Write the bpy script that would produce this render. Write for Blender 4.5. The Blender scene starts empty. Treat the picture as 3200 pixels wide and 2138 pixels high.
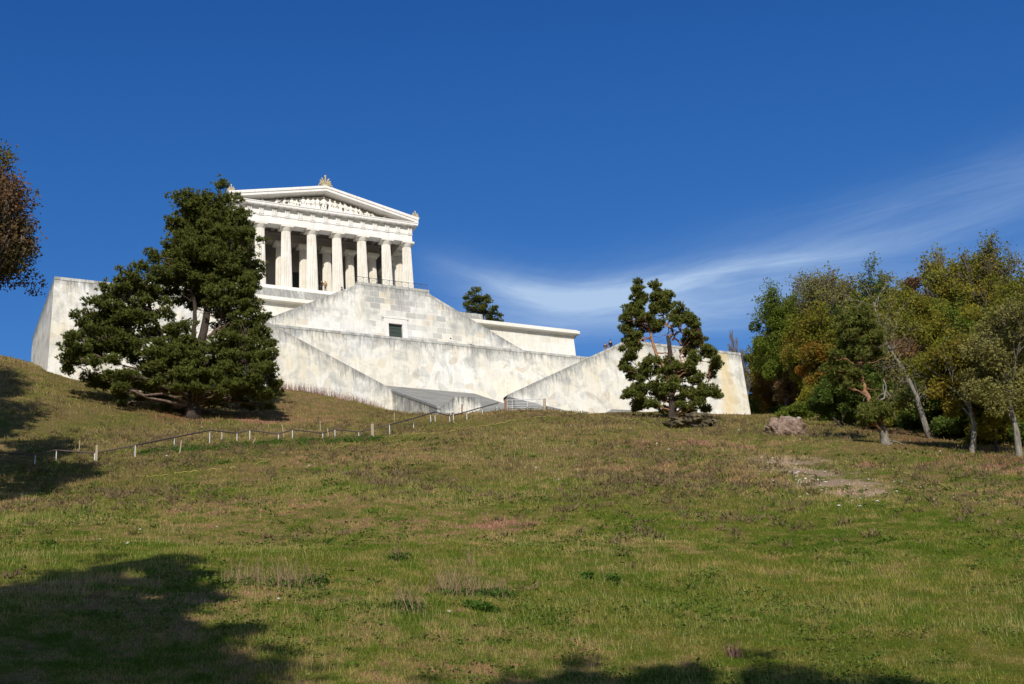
import bpy, math, random
import numpy as np
from mathutils import Vector, Matrix, noise as mnoise

SKYR, SKYG, SKYB = 0.25, 0.55, 1.22
CLOUDC = (5.4, 7.0, 9.0, 1)
rng = np.random.default_rng(7)
random.seed(7)
scene = bpy.context.scene
col = scene.collection
rad = math.radians

# ------------------------------------------------------------------ camera frame
CAM = np.array([-64.89, -194.31, -93.05])
YAW, PITCH, ROLL, FPX = rad(26.58), rad(21.834), rad(-4.4485), 4335.16
_f = np.array([math.sin(YAW) * math.cos(PITCH), math.cos(YAW) * math.cos(PITCH), math.sin(PITCH)])
_r = np.array([math.cos(YAW), -math.sin(YAW), 0.0])
_u = np.cross(_r, _f)
_c, _s = math.cos(ROLL), math.sin(ROLL)
CR, CU, CF = _c * _r + _s * _u, -_s * _r + _c * _u, _f


def ray(x, y):
    """survey direction of a sighting (3200 x 2138 plate)"""
    return CF + CR * (x - 1600) / FPX - CU * (y - 1069) / FPX


def at(x, y, dist):
    """point on that sighting at horizontal distance dist"""
    d = ray(x, y)
    return CAM + d * dist / math.hypot(d[0], d[1])


def on_y(x, y, yy):
    d = ray(x, y)
    return CAM + d * (yy - CAM[1]) / d[1]


# ------------------------------------------------------------------ helpers
def tag(o, label=None, cat=None, group=None, kind=None):
    if label: o['label'] = label
    if cat: o['category'] = cat
    if group: o['group'] = group
    if kind: o['kind'] = kind
    return o


def empty(name, loc, label, cat, group=None, rz=0.0):
    o = bpy.data.objects.new(name, None)
    o.location = loc
    o.rotation_euler = (0, 0, rz)
    col.objects.link(o)
    o.empty_display_size = 0.5
    return tag(o, label, cat, group)


def link_mesh(name, me, mats=None, parent=None, world=True):
    o = bpy.data.objects.new(name, me)
    col.objects.link(o)
    if mats is not None:
        for m in (mats if isinstance(mats, (list, tuple)) else [mats]):
            me.materials.append(m)
    if parent is not None:
        o.parent = parent
        if world:   # geometry was written in world coordinates
            o.matrix_parent_inverse = parent_world(parent).inverted()
    return o


def parent_world(p):
    m = Matrix.LocRotScale(p.location, p.rotation_euler, p.scale)
    if p.parent:
        m = parent_world(p.parent) @ p.matrix_parent_inverse @ m
    return m


class MB:
    """collects shapes, builds them as one mesh object"""

    def __init__(s):
        s.v, s.f, s.m = [], [], []

    def add(s, vs, fs, mi=0):
        n = len(s.v)
        s.v += [tuple(map(float, v)) for v in vs]
        s.f += [tuple(n + i for i in f) for f in fs]
        s.m += [mi] * len(fs)

    def box(s, x0, x1, y0, y1, z0, z1, mi=0):
        s.add([(x0, y0, z0), (x1, y0, z0), (x1, y1, z0), (x0, y1, z0), (x0, y0, z1), (x1, y0, z1), (x1, y1, z1), (x0, y1, z1)],
              [(0, 3, 2, 1), (4, 5, 6, 7), (0, 1, 5, 4), (1, 2, 6, 5), (2, 3, 7, 6), (3, 0, 4, 7)], mi)

    def prism_y(s, poly, y0, y1, mi=0):
        """poly in (x,z), counter-clockwise seen from -Y, extruded y0..y1"""
        n = len(poly)
        vs = [(x, y0, z) for x, z in poly] + [(x, y1, z) for x, z in poly]
        fs = [tuple(range(n)), tuple(range(2 * n - 1, n - 1, -1))]
        fs += [((i + 1) % n, i, n + i, n + (i + 1) % n) for i in range(n)]
        s.add(vs, fs, mi)

    def prism_x(s, poly, x0, x1, mi=0):
        """poly in (y,z)"""
        n = len(poly)
        vs = [(x0, y, z) for y, z in poly] + [(x1, y, z) for y, z in poly]
        fs = [tuple(range(n)), tuple(range(2 * n - 1, n - 1, -1))]
        fs += [((i + 1) % n, i, n + i, n + (i + 1) % n) for i in range(n)]
        s.add(vs, fs, mi)

    def tube(s, pts, rs, n=6, mi=0, cap=True):
        pts = [Vector(p) for p in pts]
        if not hasattr(rs, '__len__'): rs = [rs] * len(pts)
        rings = []
        up = Vector((0.13, 0.21, 1)).normalized()
        for i, p in enumerate(pts):
            d = (pts[min(i + 1, len(pts) - 1)] - pts[max(i - 1, 0)])
            d = d.normalized() if d.length > 1e-9 else Vector((0, 0, 1))
            a = d.cross(up)
            if a.length < 1e-3: a = d.cross(Vector((1, 0, 0)))
            a.normalize()
            b = d.cross(a)
            rings.append([p + (a * math.cos(2 * math.pi * k / n) + b * math.sin(2 * math.pi * k / n)) * rs[i] for k in range(n)])
        vs = [tuple(q) for r_ in rings for q in r_]
        fs = []
        for i in range(len(pts) - 1):
            for k in range(n):
                a0, a1 = i * n + k, i * n + (k + 1) % n
                fs.append((a0, a1, a1 + n, a0 + n))
        if cap:
            fs.append(tuple(range(n - 1, -1, -1)))
            fs.append(tuple((len(pts) - 1) * n + k for k in range(n)))
        s.add(vs, fs, mi)

    def blob(s, c, r, seg=8, ring=6, mi=0, rot=None, jit=0.0):
        c = Vector(c)
        vs, fs = [], []
        for i in range(1, ring):
            t = math.pi * i / ring
            for k in range(seg):
                a = 2 * math.pi * k / seg
                j = 1 + random.uniform(-jit, jit)
                p = Vector((r[0] * math.sin(t) * math.cos(a), r[1] * math.sin(t) * math.sin(a), r[2] * math.cos(t))) * j
                if rot: p = rot @ p
                vs.append(c + p)
        top = Vector((0, 0, r[2])); bot = Vector((0, 0, -r[2]))
        if rot: top, bot = rot @ top, rot @ bot
        vs += [c + top, c + bot]
        T, B = len(vs) - 2, len(vs) - 1
        for i in range(ring - 2):
            for k in range(seg):
                a0, a1 = i * seg + k, i * seg + (k + 1) % seg
                fs.append((a0, a0 + seg, a1 + seg, a1))
        for k in range(seg):
            fs.append((T, k, (k + 1) % seg))
            o = (ring - 2) * seg
            fs.append((B, o + (k + 1) % seg, o + k))
        s.add(vs, fs, mi)

    def build(s, name, mats, parent=None, smooth=False, world=True):
        me = bpy.data.meshes.new(name)
        me.from_pydata(s.v, [], s.f)
        if any(s.m): me.polygons.foreach_set('material_index', s.m)
        if smooth: me.polygons.foreach_set('use_smooth', [True] * len(me.polygons))
        me.update()
        return link_mesh(name, me, mats, parent, world)


def tri_mesh(name, P, mats, parent=None, attr=None, world=True):
    """P: (n,3,3) triangles -> mesh; attr: per-triangle float 'tone'"""
    n = len(P)
    me = bpy.data.meshes.new(name)
    me.vertices.add(n * 3)
    me.vertices.foreach_set('co', P.reshape(-1).astype(np.float32))
    me.loops.add(n * 3)
    me.loops.foreach_set('vertex_index', np.arange(n * 3, dtype=np.int32))
    me.polygons.add(n)
    me.polygons.foreach_set('loop_start', np.arange(0, n * 3, 3, dtype=np.int32))
    if attr is not None:
        a = me.attributes.new('tone', 'FLOAT', 'FACE')
        a.data.foreach_set('value', attr.astype(np.float32))
    me.update(calc_edges=True)
    me.validate()
    return link_mesh(name, me, mats, parent, world)


# ------------------------------------------------------------------ materials
class NT:
    def __init__(s, mat):
        s.t = mat.node_tree
        s.n = s.t.nodes

    def new(s, typ, **kw):
        nd = s.n.new(typ)
        for k, v in kw.items():
            if hasattr(nd, k): setattr(nd, k, v)
        return nd

    def link(s, a, b): s.t.links.new(a, b)

    def val(s, sock, v):
        if hasattr(v, 'is_output') or isinstance(v, bpy.types.NodeSocket): s.link(v, sock)
        else: sock.default_value = v

    def math(s, op, a, b=0.5, c=None, clamp=False):
        nd = s.new('ShaderNodeMath', operation=op, use_clamp=clamp)
        s.val(nd.inputs[0], a); s.val(nd.inputs[1], b)
        if c is not None: s.val(nd.inputs[2], c)
        return nd.outputs[0]

    def mix(s, fac, a, b, mode='MIX'):
        nd = s.new('ShaderNodeMix', data_type='RGBA', blend_type=mode)
        s.val(nd.inputs[0], fac)
        for sk, v in ((nd.inputs[6], a), (nd.inputs[7], b)):
            if isinstance(v, (tuple, list)): v = tuple(v) + (1,) if len(v) == 3 else v
            s.val(sk, v)
        return nd.outputs[2]

    def ramp(s, fac, stops, interp='LINEAR'):
        nd = s.new('ShaderNodeValToRGB')
        cr = nd.color_ramp
        cr.interpolation = interp
        while len(cr.elements) < len(stops): cr.elements.new(0.5)
        for e, (p, c) in zip(cr.elements, stops):
            e.position = p
            e.color = (c, c, c, 1) if not isinstance(c, (tuple, list)) else tuple(c) + (1,)
        s.val(nd.inputs[0], fac)
        return nd.outputs[0]

    def noise(s, vec, scale, detail=4, rough=0.55, dist=0.0):
        nd = s.new('ShaderNodeTexNoise')
        s.link(vec, nd.inputs['Vector'])
        nd.inputs['Scale'].default_value = scale
        nd.inputs['Detail'].default_value = detail
        nd.inputs['Roughness'].default_value = rough
        nd.inputs['Distortion'].default_value = dist
        return nd.outputs[0]

    def mapping(s, vec, scale=(1, 1, 1), loc=(0, 0, 0), rot=(0, 0, 0)):
        nd = s.new('ShaderNodeMapping')
        s.link(vec, nd.inputs[0])
        nd.inputs['Location'].default_value = loc
        nd.inputs['Rotation'].default_value = rot
        nd.inputs['Scale'].default_value = scale
        return nd.outputs[0]


def new_mat(name):
    m = bpy.data.materials.new(name)
    m.use_nodes = True
    t = NT(m)
    t.n.clear()
    out = t.new('ShaderNodeOutputMaterial')
    bs = t.new('ShaderNodeBsdfPrincipled')
    t.link(bs.outputs[0], out.inputs[0])
    bs.inputs['Roughness'].default_value = 0.85
    bs.inputs['Specular IOR Level'].default_value = 0.2
    geo = t.new('ShaderNodeNewGeometry')
    return m, t, bs, geo.outputs['Position'], out


def simple_mat(name, c, rough=0.8, var=0.25, scale=3.0, metal=0.0):
    m, t, bs, pos, out = new_mat(name)
    n = t.noise(pos, scale, 5)
    dark = tuple(x * (1 - var) for x in c)
    lite = tuple(min(1, x * (1 + var)) for x in c)
    t.link(t.mix(n, dark, lite), bs.inputs['Base Color'])
    bs.inputs['Roughness'].default_value = rough
    bs.inputs['Metallic'].default_value = metal
    return m


def stone_mat(name, kind, stain=1.0):
    """weathered pale limestone: kind 'poly' irregular blocks, 'ash' coursed ashlar, 'plain' dressed, 'grey' weathered grey"""
    m, t, bs, pos, out = new_mat(name)
    sep = t.new('ShaderNodeSeparateXYZ'); t.link(pos, sep.inputs[0])
    h = t.math('ADD', sep.outputs[0], t.math('MULTIPLY', sep.outputs[1], 0.83))
    cmb = t.new('ShaderNodeCombineXYZ')
    t.link(h, cmb.inputs[0]); t.link(sep.outputs[2], cmb.inputs[1])
    v2 = cmb.outputs[0]
    cream, white, beige, grey, dgrey = (0.77, 0.72, 0.585), (0.83, 0.815, 0.76), (0.60, 0.49, 0.34), (0.36, 0.36, 0.335), (0.17, 0.17, 0.155)
    big = t.noise(v2, 0.12, 5, 0.6)
    base = t.mix(t.ramp(big, [(0.36, 0.0), (0.6, 1.0)]), cream, white)
    bumpsrc = t.noise(v2, 1.4, 6, 0.6)
    if kind == 'poly':
        wob = t.new('ShaderNodeMix', data_type='VECTOR')
        nz = t.new('ShaderNodeTexNoise'); t.link(v2, nz.inputs['Vector']); nz.inputs['Scale'].default_value = 0.9
        wob.inputs[0].default_value = 0.22
        t.link(v2, wob.inputs[4]); t.link(nz.outputs['Color'], wob.inputs[5])
        vo = t.new('ShaderNodeTexVoronoi', voronoi_dimensions='2D'); vo.inputs['Scale'].default_value = 1.12
        t.link(wob.outputs[1], vo.inputs['Vector'])
        ve = t.new('ShaderNodeTexVoronoi', voronoi_dimensions='2D', feature='DISTANCE_TO_EDGE'); ve.inputs['Scale'].default_value = 1.12
        t.link(wob.outputs[1], ve.inputs['Vector'])
        sc = t.new('ShaderNodeSeparateColor'); t.link(vo.outputs['Color'], sc.inputs[0])
        base = t.mix(t.ramp(sc.outputs[0], [(0.90, 0.0), (0.96, 0.55)]), base, beige)
        base = t.mix(t.ramp(sc.outputs[1], [(0.45, 0.0), (1.0, 0.36)]), base, grey)
        base = t.mix(t.math('MULTIPLY', t.ramp(sc.outputs[2], [(0.3, 0.0), (1.0, 1.0)]), 0.5), base, (0.78, 0.71, 0.54))
        edge = t.ramp(ve.outputs['Distance'], [(0.0, 1.0), (0.045, 0.0)])
        base = t.mix(t.math('MULTIPLY', edge, t.ramp(big, [(0.4, 0.35), (0.6, 0.8)])), base, (0.86, 0.84, 0.78))
    elif kind == 'ash':
        br = t.new('ShaderNodeTexBrick')
        t.link(v2, br.inputs['Vector'])
        br.inputs['Scale'].default_value = 1.0
        br.inputs['Brick Width'].default_value = 1.5
        br.inputs['Row Height'].default_value = 0.9
        br.inputs['Mortar Size'].default_value = 0.035
        br.inputs['Color1'].default_value = (0, 0, 0, 1)
        br.inputs['Color2'].default_value = (1, 1, 1, 1)
        br.inputs['Mortar'].default_value = (0.1, 0.1, 0.1, 1)
        br.offset_frequency = 2
        tone = br.outputs['Color']
        ctr = t.math('ABSOLUTE', t.math('SUBTRACT', sep.outputs[0], 1.0))
        wn = t.math('ADD', t.noise(v2, 0.16, 3, 0.5), t.math('MULTIPLY', t.math('SUBTRACT', 8.0, ctr), 0.03))
        where = t.ramp(wn, [(0.42, 0.0), (0.62, 1.0)]) if stain > 0.5 else t.ramp(wn, [(0.0, 0.0), (1.0, 0.15)])
        base = t.mix(t.math('MULTIPLY', t.ramp(tone, [(0.25, 0.0), (0.85, 1.0)]), t.math('MULTIPLY', where, t.ramp(big, [(0.3, 1.0), (0.7, 0.55)]))), base, (0.41, 0.40, 0.37))
        base = t.mix(t.ramp(tone, [(0.04, 0.55), (0.16, 0.0)]), base, beige)
        base = t.mix(t.math('MULTIPLY', br.outputs['Fac'], t.math('ADD', t.math('MULTIPLY', where, 0.5), 0.15)), base, (0.84, 0.82, 0.76))
    elif kind == 'grey':
        strat = t.noise(t.mapping(v2, (0.25, 2.5, 1)), 1.0, 5, 0.65)
        base = t.mix(t.ramp(strat, [(0.35, 0.0), (0.75, 1.0)]), (0.21, 0.21, 0.20), (0.40, 0.39, 0.36))
    # weathering: vertical runs from the top course, blotches of lichen
    streak = t.noise(t.mapping(v2, (1.0, 0.16, 1)), 1.5, 6, 0.68)
    # fine vertical runs and mottling over the whole face
    runs = t.noise(t.mapping(v2, (3.2, 0.28, 1), (3, 9, 0)), 1.1, 6, 0.72)
    mott = t.noise(v2, 2.6, 6, 0.75)
    rm = t.math('ADD', t.math('MULTIPLY', runs, 0.6), t.math('MULTIPLY', mott, 0.4))
    if kind != 'grey': base = t.mix(t.ramp(rm, [(0.48, 0.0), (0.68, 0.42)]), base, (0.42, 0.42, 0.39))
    if stain > 0:
        at_ = t.new('ShaderNodeAttribute', attribute_name='dtop')
        d = at_.outputs['Fac']
        near = t.math('POWER', 2.718, t.math('MULTIPLY', d, -0.55))
        sm = t.math('ADD', t.math('MULTIPLY', near, 0.30), t.math('MULTIPLY', t.math('ADD', streak, 0.09), 0.62))
        blot = t.noise(v2, 0.38, 6, 0.7, 0.6)
        sm = t.math('ADD', sm, t.math('MULTIPLY', t.math('SUBTRACT', blot, 0.47), 1.35))
        fac = t.math('MULTIPLY', t.ramp(sm, [(0.44, 0.0), (0.74, 0.80)]), stain)
        base = t.mix(fac, base, (0.36, 0.365, 0.345))
        deep = t.ramp(t.math('ADD', t.math('MULTIPLY', near, 0.30), t.noise(t.mapping(v2, (2.4, 0.25, 1)), 1.3, 6, 0.75)), [(0.66, 0.0), (0.84, 0.75)])
        base = t.mix(t.math('MULTIPLY', deep, stain), base, dgrey)
        rust = t.ramp(t.noise(t.mapping(v2, (0.9, 0.09, 1), (7, 3, 0)), 0.55, 4, 0.6), [(0.60, 0.0), (0.78, 0.6)])
        base = t.mix(rust, base, (0.66, 0.50, 0.24))
        if kind == 'poly':      # ochre run down the outer end of the right wing
            bd = t.math('SUBTRACT', 1.0, t.math('MULTIPLY', t.math('ABSOLUTE', t.math('SUBTRACT', sep.outputs[0], 43.8)), 0.55))
            bd = t.math('ADD', bd, t.math('MULTIPLY', t.math('SUBTRACT', streak, 0.5), 1.6))
            base = t.mix(t.ramp(bd, [(0.2, 0.0), (0.8, 0.6)]), base, (0.74, 0.57, 0.27))
    elif kind == 'cope':
        base = t.mix(t.ramp(streak, [(0.3, 0.2), (0.6, 1.0)]), base, (0.30, 0.30, 0.28))
    else:
        base = t.mix(t.ramp(streak, [(0.56, 0.0), (0.8, 0.35)]), base, grey)
    fine = t.noise(v2, 7.0, 4, 0.7)
    base = t.mix(0.35, base, t.mix(fine, (0.45, 0.45, 0.43), (1, 1, 1)), 'MULTIPLY')
    t.link(base, bs.inputs['Base Color'])
    bmp = t.new('ShaderNodeBump'); bmp.inputs['Strength'].default_value = 0.5; bmp.inputs['Distance'].default_value = 0.08
    t.link(bumpsrc, bmp.inputs['Height']); t.link(bmp.outputs[0], bs.inputs['Normal'])
    bs.inputs['Roughness'].default_value = 0.9
    return m


def marble_mat(name, tint=(0.75, 0.73, 0.69), var=(0.62, 0.57, 0.50), bands=False):
    m, t, bs, pos, out = new_mat(name)
    n = t.noise(pos, 0.8, 6, 0.65)
    base = t.mix(t.ramp(n, [(0.42, 0.0), (0.75, 0.7)]), tint, var)
    if bands:
        sep = t.new('ShaderNodeSeparateXYZ'); t.link(pos, sep.inputs[0])
        drum = t.math('FLOOR', t.math('MULTIPLY', sep.outputs[2], 0.62))
        cell = t.math('FLOOR', t.math('MULTIPLY', t.math('ADD', sep.outputs[0], 2.15), 0.2328))
        cb = t.new('ShaderNodeCombineXYZ'); t.link(drum, cb.inputs[0]); t.link(cell, cb.inputs[1])
        wn = t.new('ShaderNodeTexWhiteNoise', noise_dimensions='3D'); t.link(cb.outputs[0], wn.inputs['Vector'])
        base = t.mix(t.math('MULTIPLY', wn.outputs['Value'], 0.5), base, (0.60, 0.55, 0.45))
        run = t.noise(t.mapping(pos, (3, 3, 0.12)), 1.5, 4, 0.6)
        base = t.mix(t.ramp(run, [(0.58, 0.0), (0.8, 0.5)]), base, (0.45, 0.44, 0.40))
    # thin grey rain marks and a few dark runs
    rn = t.noise(t.mapping(pos, (2.2, 2.2, 0.22), (4, 1, 2)), 1.2, 6, 0.7)
    base = t.mix(t.ramp(rn, [(0.52, 0.0), (0.72, 0.45)]), base, (0.34, 0.33, 0.30))
    t.link(base, bs.inputs['Base Color'])
    bs.inputs['Roughness'].default_value = 0.8
    return m


def leaf_mat(name, dark, light, extra=None, transl=0.3, scale=0.35):
    """foliage: tone per leaf plus patches, some light passes through"""
    m = bpy.data.materials.new(name); m.use_nodes = True
    t = NT(m); t.n.clear()
    out = t.new('ShaderNodeOutputMaterial')
    geo = t.new('ShaderNodeNewGeometry')
    a = t.new('ShaderNodeAttribute', attribute_name='tone')
    oi = t.new('ShaderNodeObjectInfo')
    n = t.noise(geo.outputs['Position'], scale, 3, 0.6)
    f = t.math('ADD', t.math('MULTIPLY', a.outputs['Fac'], 0.6), t.math('MULTIPLY', n, 0.5), clamp=True)
    c = t.mix(f, dark, light)
    if extra:
        n2 = t.noise(t.mapping(geo.outputs['Position'], loc=(31, 7, 3)), scale * 0.8, 3, 0.6)
        c = t.mix(t.ramp(t.math('ADD', n2, t.math('MULTIPLY', a.outputs['Fac'], 0.15)), [(0.56, 0.0), (0.70, 0.85)]), c, extra)
    df = t.new('ShaderNodeBsdfDiffuse'); tr = t.new('ShaderNodeBsdfTranslucent')
    mx = t.new('ShaderNodeMixShader'); mx.inputs[0].default_value = transl
    t.link(c, df.inputs[0]); t.link(c, tr.inputs[0])
    t.link(df.outputs[0], mx.inputs[1]); t.link(tr.outputs[0], mx.inputs[2])
    t.link(mx.outputs[0], out.inputs[0])
    return m


def bark_mat(name, c1, c2, scale=2.0):
    m, t, bs, pos, out = new_mat(name)
    n = t.noise(t.mapping(pos, (2.0, 2.0, 0.5)), scale, 6, 0.7)
    t.link(t.mix(t.ramp(n, [(0.35, 0.0), (0.65, 1.0)]), c1, c2), bs.inputs['Base Color'])
    bmp = t.new('ShaderNodeBump'); bmp.inputs['Strength'].default_value = 0.8; bmp.inputs['Distance'].default_value = 0.1
    t.link(n, bmp.inputs['Height']); t.link(bmp.outputs[0], bs.inputs['Normal'])
    return m


def ground_color(t, pos, blade=None):
    """meadow colour in world space, shared by the soil sheet and the blades growing on it"""
    fl = t.mapping(pos, (1, 1, 0.35))
    n1 = t.noise(fl, 0.055, 5, 0.6)
    n2 = t.noise(t.mapping(fl, loc=(40, 11, 0)), 0.16, 6, 0.62)
    n3 = t.noise(t.mapping(fl, loc=(5, 77, 0)), 0.75, 5, 0.65)
    n4 = t.noise(t.mapping(fl, loc=(9, 3, 0)), 3.2, 5, 0.7)
    green, olive = (0.105, 0.150, 0.018), (0.188, 0.180, 0.034)
    straw, heath, soil = (0.345, 0.262, 0.095), (0.220, 0.155, 0.070), (0.360, 0.190, 0.115)
    c = t.mix(t.ramp(t.math('ADD', t.math('MULTIPLY', n2, 0.5), t.math('MULTIPLY', n3, 0.5)), [(0.42, 0.0), (0.58, 1.0)]), green, olive)
    c = t.mix(t.ramp(t.math('ADD', t.math('MULTIPLY', n1, 0.45), t.math('MULTIPLY', n3, 0.55)), [(0.47, 0.0), (0.62, 0.85)]), c, straw)
    lush = t.noise(t.mapping(fl, loc=(61, 23, 0)), 1.1, 4, 0.6)
    c = t.mix(t.ramp(t.math('ADD', t.math('MULTIPLY', lush, 0.6), t.math('MULTIPLY', n2, 0.4)), [(0.55, 0.0), (0.68, 0.7)]), c, (0.090, 0.150, 0.026))
    # heathy upper slope: grows with height, broken up by noise
    sep = t.new('ShaderNodeSeparateXYZ'); t.link(pos, sep.inputs[0])
    up = t.ramp(t.math('MULTIPLY', t.math('ADD', sep.outputs[2], 86.0), 0.026), [(0.05, 0.0), (0.6, 1.0)])
    hf = t.math('ADD', t.math('SUBTRACT', t.math('MULTIPLY', up, 0.20), 0.05), t.math('ADD', t.math('MULTIPLY', n2, 0.45), t.math('MULTIPLY', n4, 0.35)))
    c = t.mix(t.ramp(hf, [(0.44, 0.0), (0.60, 0.8)]), c, heath)
    sf = t.math('ADD', t.math('MULTIPLY', n1, 0.35), t.math('ADD', t.math('MULTIPLY', n3, 0.35), t.math('MULTIPLY', n4, 0.40)))
    sm = t.ramp(sf, [(0.585, 0.0), (0.66, 0.8)])
    c = t.mix(sm, c, soil)
    # bare patches at their own places: (centre, radius, colour)
    for cen, r_, colr in BARE:
        dv = t.new('ShaderNodeVectorMath', operation='DISTANCE')
        t.link(t.mapping(pos, (1, 1, 0)), dv.inputs[0]); dv.inputs[1].default_value = (cen[0], cen[1], 0)
        f_ = t.math('SUBTRACT', 1.0, t.math('DIVIDE', dv.outputs['Value'], r_))
        f_ = t.math('ADD', f_, t.math('MULTIPLY', t.math('SUBTRACT', t.math('ADD', t.math('MULTIPLY', n3, 0.5), t.math('MULTIPLY', n4, 0.5)), 0.5), 5.5))
        c = t.mix(t.ramp(f_, [(0.20, 0.0), (0.60, 0.9)]), c, colr)
    return c, n4


def terrain_mat():
    m, t, bs, pos, out = new_mat('meadow_soil')
    c, n4 = ground_color(t, pos)
    fine = t.noise(pos, 9.0, 4, 0.75)
    c = t.mix(0.8, c, t.ramp(fine, [(0.3, 0.35), (0.7, 1.0)]), 'MULTIPLY')
    t.link(c, bs.inputs['Base Color'])
    bmp = t.new('ShaderNodeBump'); bmp.inputs['Strength'].default_value = 1.0; bmp.inputs['Distance'].default_value = 0.25
    t.link(t.noise(pos, 2.2, 7, 0.75), bmp.inputs['Height']); t.link(bmp.outputs[0], bs.inputs['Normal'])
    bs.inputs['Roughness'].default_value = 1.0
    bs.inputs['Specular IOR Level'].default_value = 0.0
    return m


def grass_mat(name='meadow_grass', dry=0.0):
    m = bpy.data.materials.new(name); m.use_nodes = True
    t = NT(m); t.n.clear()
    out = t.new('ShaderNodeOutputMaterial')
    geo = t.new('ShaderNodeNewGeometry')
    a = t.new('ShaderNodeAttribute', attribute_name='tone')
    c, _ = ground_color(t, geo.outputs['Position'])
    c = t.mix(t.ramp(a.outputs['Fac'], [(0.80, 0.0), (1.0, 0.8)]), c, (0.33, 0.27, 0.13))
    c = t.mix(1.0, c, t.ramp(a.outputs['Fac'], [(0.0, 0.7), (0.8, 1.0)]), 'MULTIPLY')
    gn = t.new('ShaderNodeVectorMath', operation='SCALE'); t.link(c, gn.inputs[0]); gn.inputs[3].default_value = 1.62; c = gn.outputs[0]
    df = t.new('ShaderNodeBsdfDiffuse'); tr = t.new('ShaderNodeBsdfTranslucent')
    mx = t.new('ShaderNodeMixShader'); mx.inputs[0].default_value = 0.35
    t.link(c, df.inputs[0]); t.link(c, tr.inputs[0])
    t.link(df.outputs[0], mx.inputs[1]); t.link(tr.outputs[0], mx.inputs[2])
    t.link(mx.outputs[0], out.inputs[0])
    return m

# ------------------------------------------------------------------ terrain
ctrl = []
for x, rows in {
    -700: [(2138, 35), (1900, 46), (1720, 62), (1580, 84), (1470, 104), (1300, 128), (1080, 152)],
    0: [(2138, 34), (1900, 44), (1700, 59), (1560, 82), (1450, 102), (1290, 127), (1120, 149)],
    420: [(2138, 34), (1900, 44), (1700, 58), (1540, 82), (1420, 106), (1340, 124), (1235, 148)],
    800: [(2138, 35), (1900, 44), (1700, 58), (1520, 83), (1400, 108), (1320, 133), (1260, 149)],
    1200: [(2138, 35), (1900, 44), (1700, 58), (1500, 84), (1380, 111), (1320, 138), (1300, 148)],
    1600: [(2138, 36), (1900, 45), (1700, 59), (1500, 84), (1380, 109), (1310, 132), (1285, 144)],
    2000: [(2138, 36), (1900, 45), (1700, 59), (1500, 84), (1400, 106), (1335, 130), (1302, 150)],
    2400: [(2138, 36), (1900, 46), (1700, 61), (1500, 88), (1400, 108), (1345, 128), (1308, 160)],
    2800: [(2138, 37), (1900, 46), (1700, 61), (1530, 84), (1440, 101), (1375, 118)],
    3200: [(2138, 37), (1900, 47), (1700, 63), (1560, 82), (1470, 96), (1420, 108)],
    3800: [(2138, 38), (1900, 48), (1700, 64), (1580, 82), (1500, 98), (1450, 112)],
}.items():
    for y, d in rows:
        ctrl.append(at(x, y, d))
for w in [(-47.5, -43, -35.0), (-49, -24.6, -27.2), (-22, -43.4, -34.6), (-14.5, -43.4, -35.2), (-9.5, -43.4, -36.2), (-6.2, -43.6, -37.0),
          (-6.2, -57.2, -41.8), (0, -58, -42.4), (8, -60, -42.3), (20, -47, -35.6), (30, -46, -35.2), (47, -43.3, -33.6), (47, -35, -31.5), (60, -25, -30), (75, -10, -26),
          (-55, -10, -24), (-60, 20, -22), (-49, 10, -22), (0, -20, -37), (-25, -20, -34), (25, -20, -34), (45, 0, -27), (0, 20, -30), (60, 40, -24), (90, 10, -30), (20, 75, -22),
          tuple(at(2800, 1285, 165)), tuple(at(3200, 1310, 155)), tuple(at(3700, 1320, 150)), (-65, -194, -94.7), (-40, -215, -95.5), (-90, -205, -95.2), (-10, -180, -93.5)]:
    ctrl.append(np.array(w, float))
ctrl = np.array(ctrl)
CXY = ctrl[:, :2] / 50.0


def _phi(r2):
    return np.where(r2 > 1e-12, 0.5 * r2 * np.log(np.maximum(r2, 1e-12)), 0.0)


_n = len(ctrl)
_A = _phi(((CXY[:, None] - CXY[None]) ** 2).sum(-1)) + np.eye(_n) * 0.0006
_P = np.c_[np.ones(_n), CXY]
_M = np.block([[_A, _P], [_P.T, np.zeros((3, 3))]])
_W = np.linalg.solve(_M, np.r_[ctrl[:, 2], np.zeros(3)])


def _vn(x, y, s, seed):
    """cheap smooth value noise"""
    x = x / s + seed * 17.3; y = y / s + seed * 9.1
    xi, yi = np.floor(x), np.floor(y)
    fx, fy = x - xi, y - yi
    fx, fy = fx * fx * (3 - 2 * fx), fy * fy * (3 - 2 * fy)

    def hsh(a, b):
        v = np.sin(a * 127.1 + b * 311.7 + seed) * 43758.5453
        return v - np.floor(v)
    return (hsh(xi, yi) * (1 - fx) + hsh(xi + 1, yi) * fx) * (1 - fy) + (hsh(xi, yi + 1) * (1 - fx) + hsh(xi + 1, yi + 1) * fx) * fy - 0.5


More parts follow.
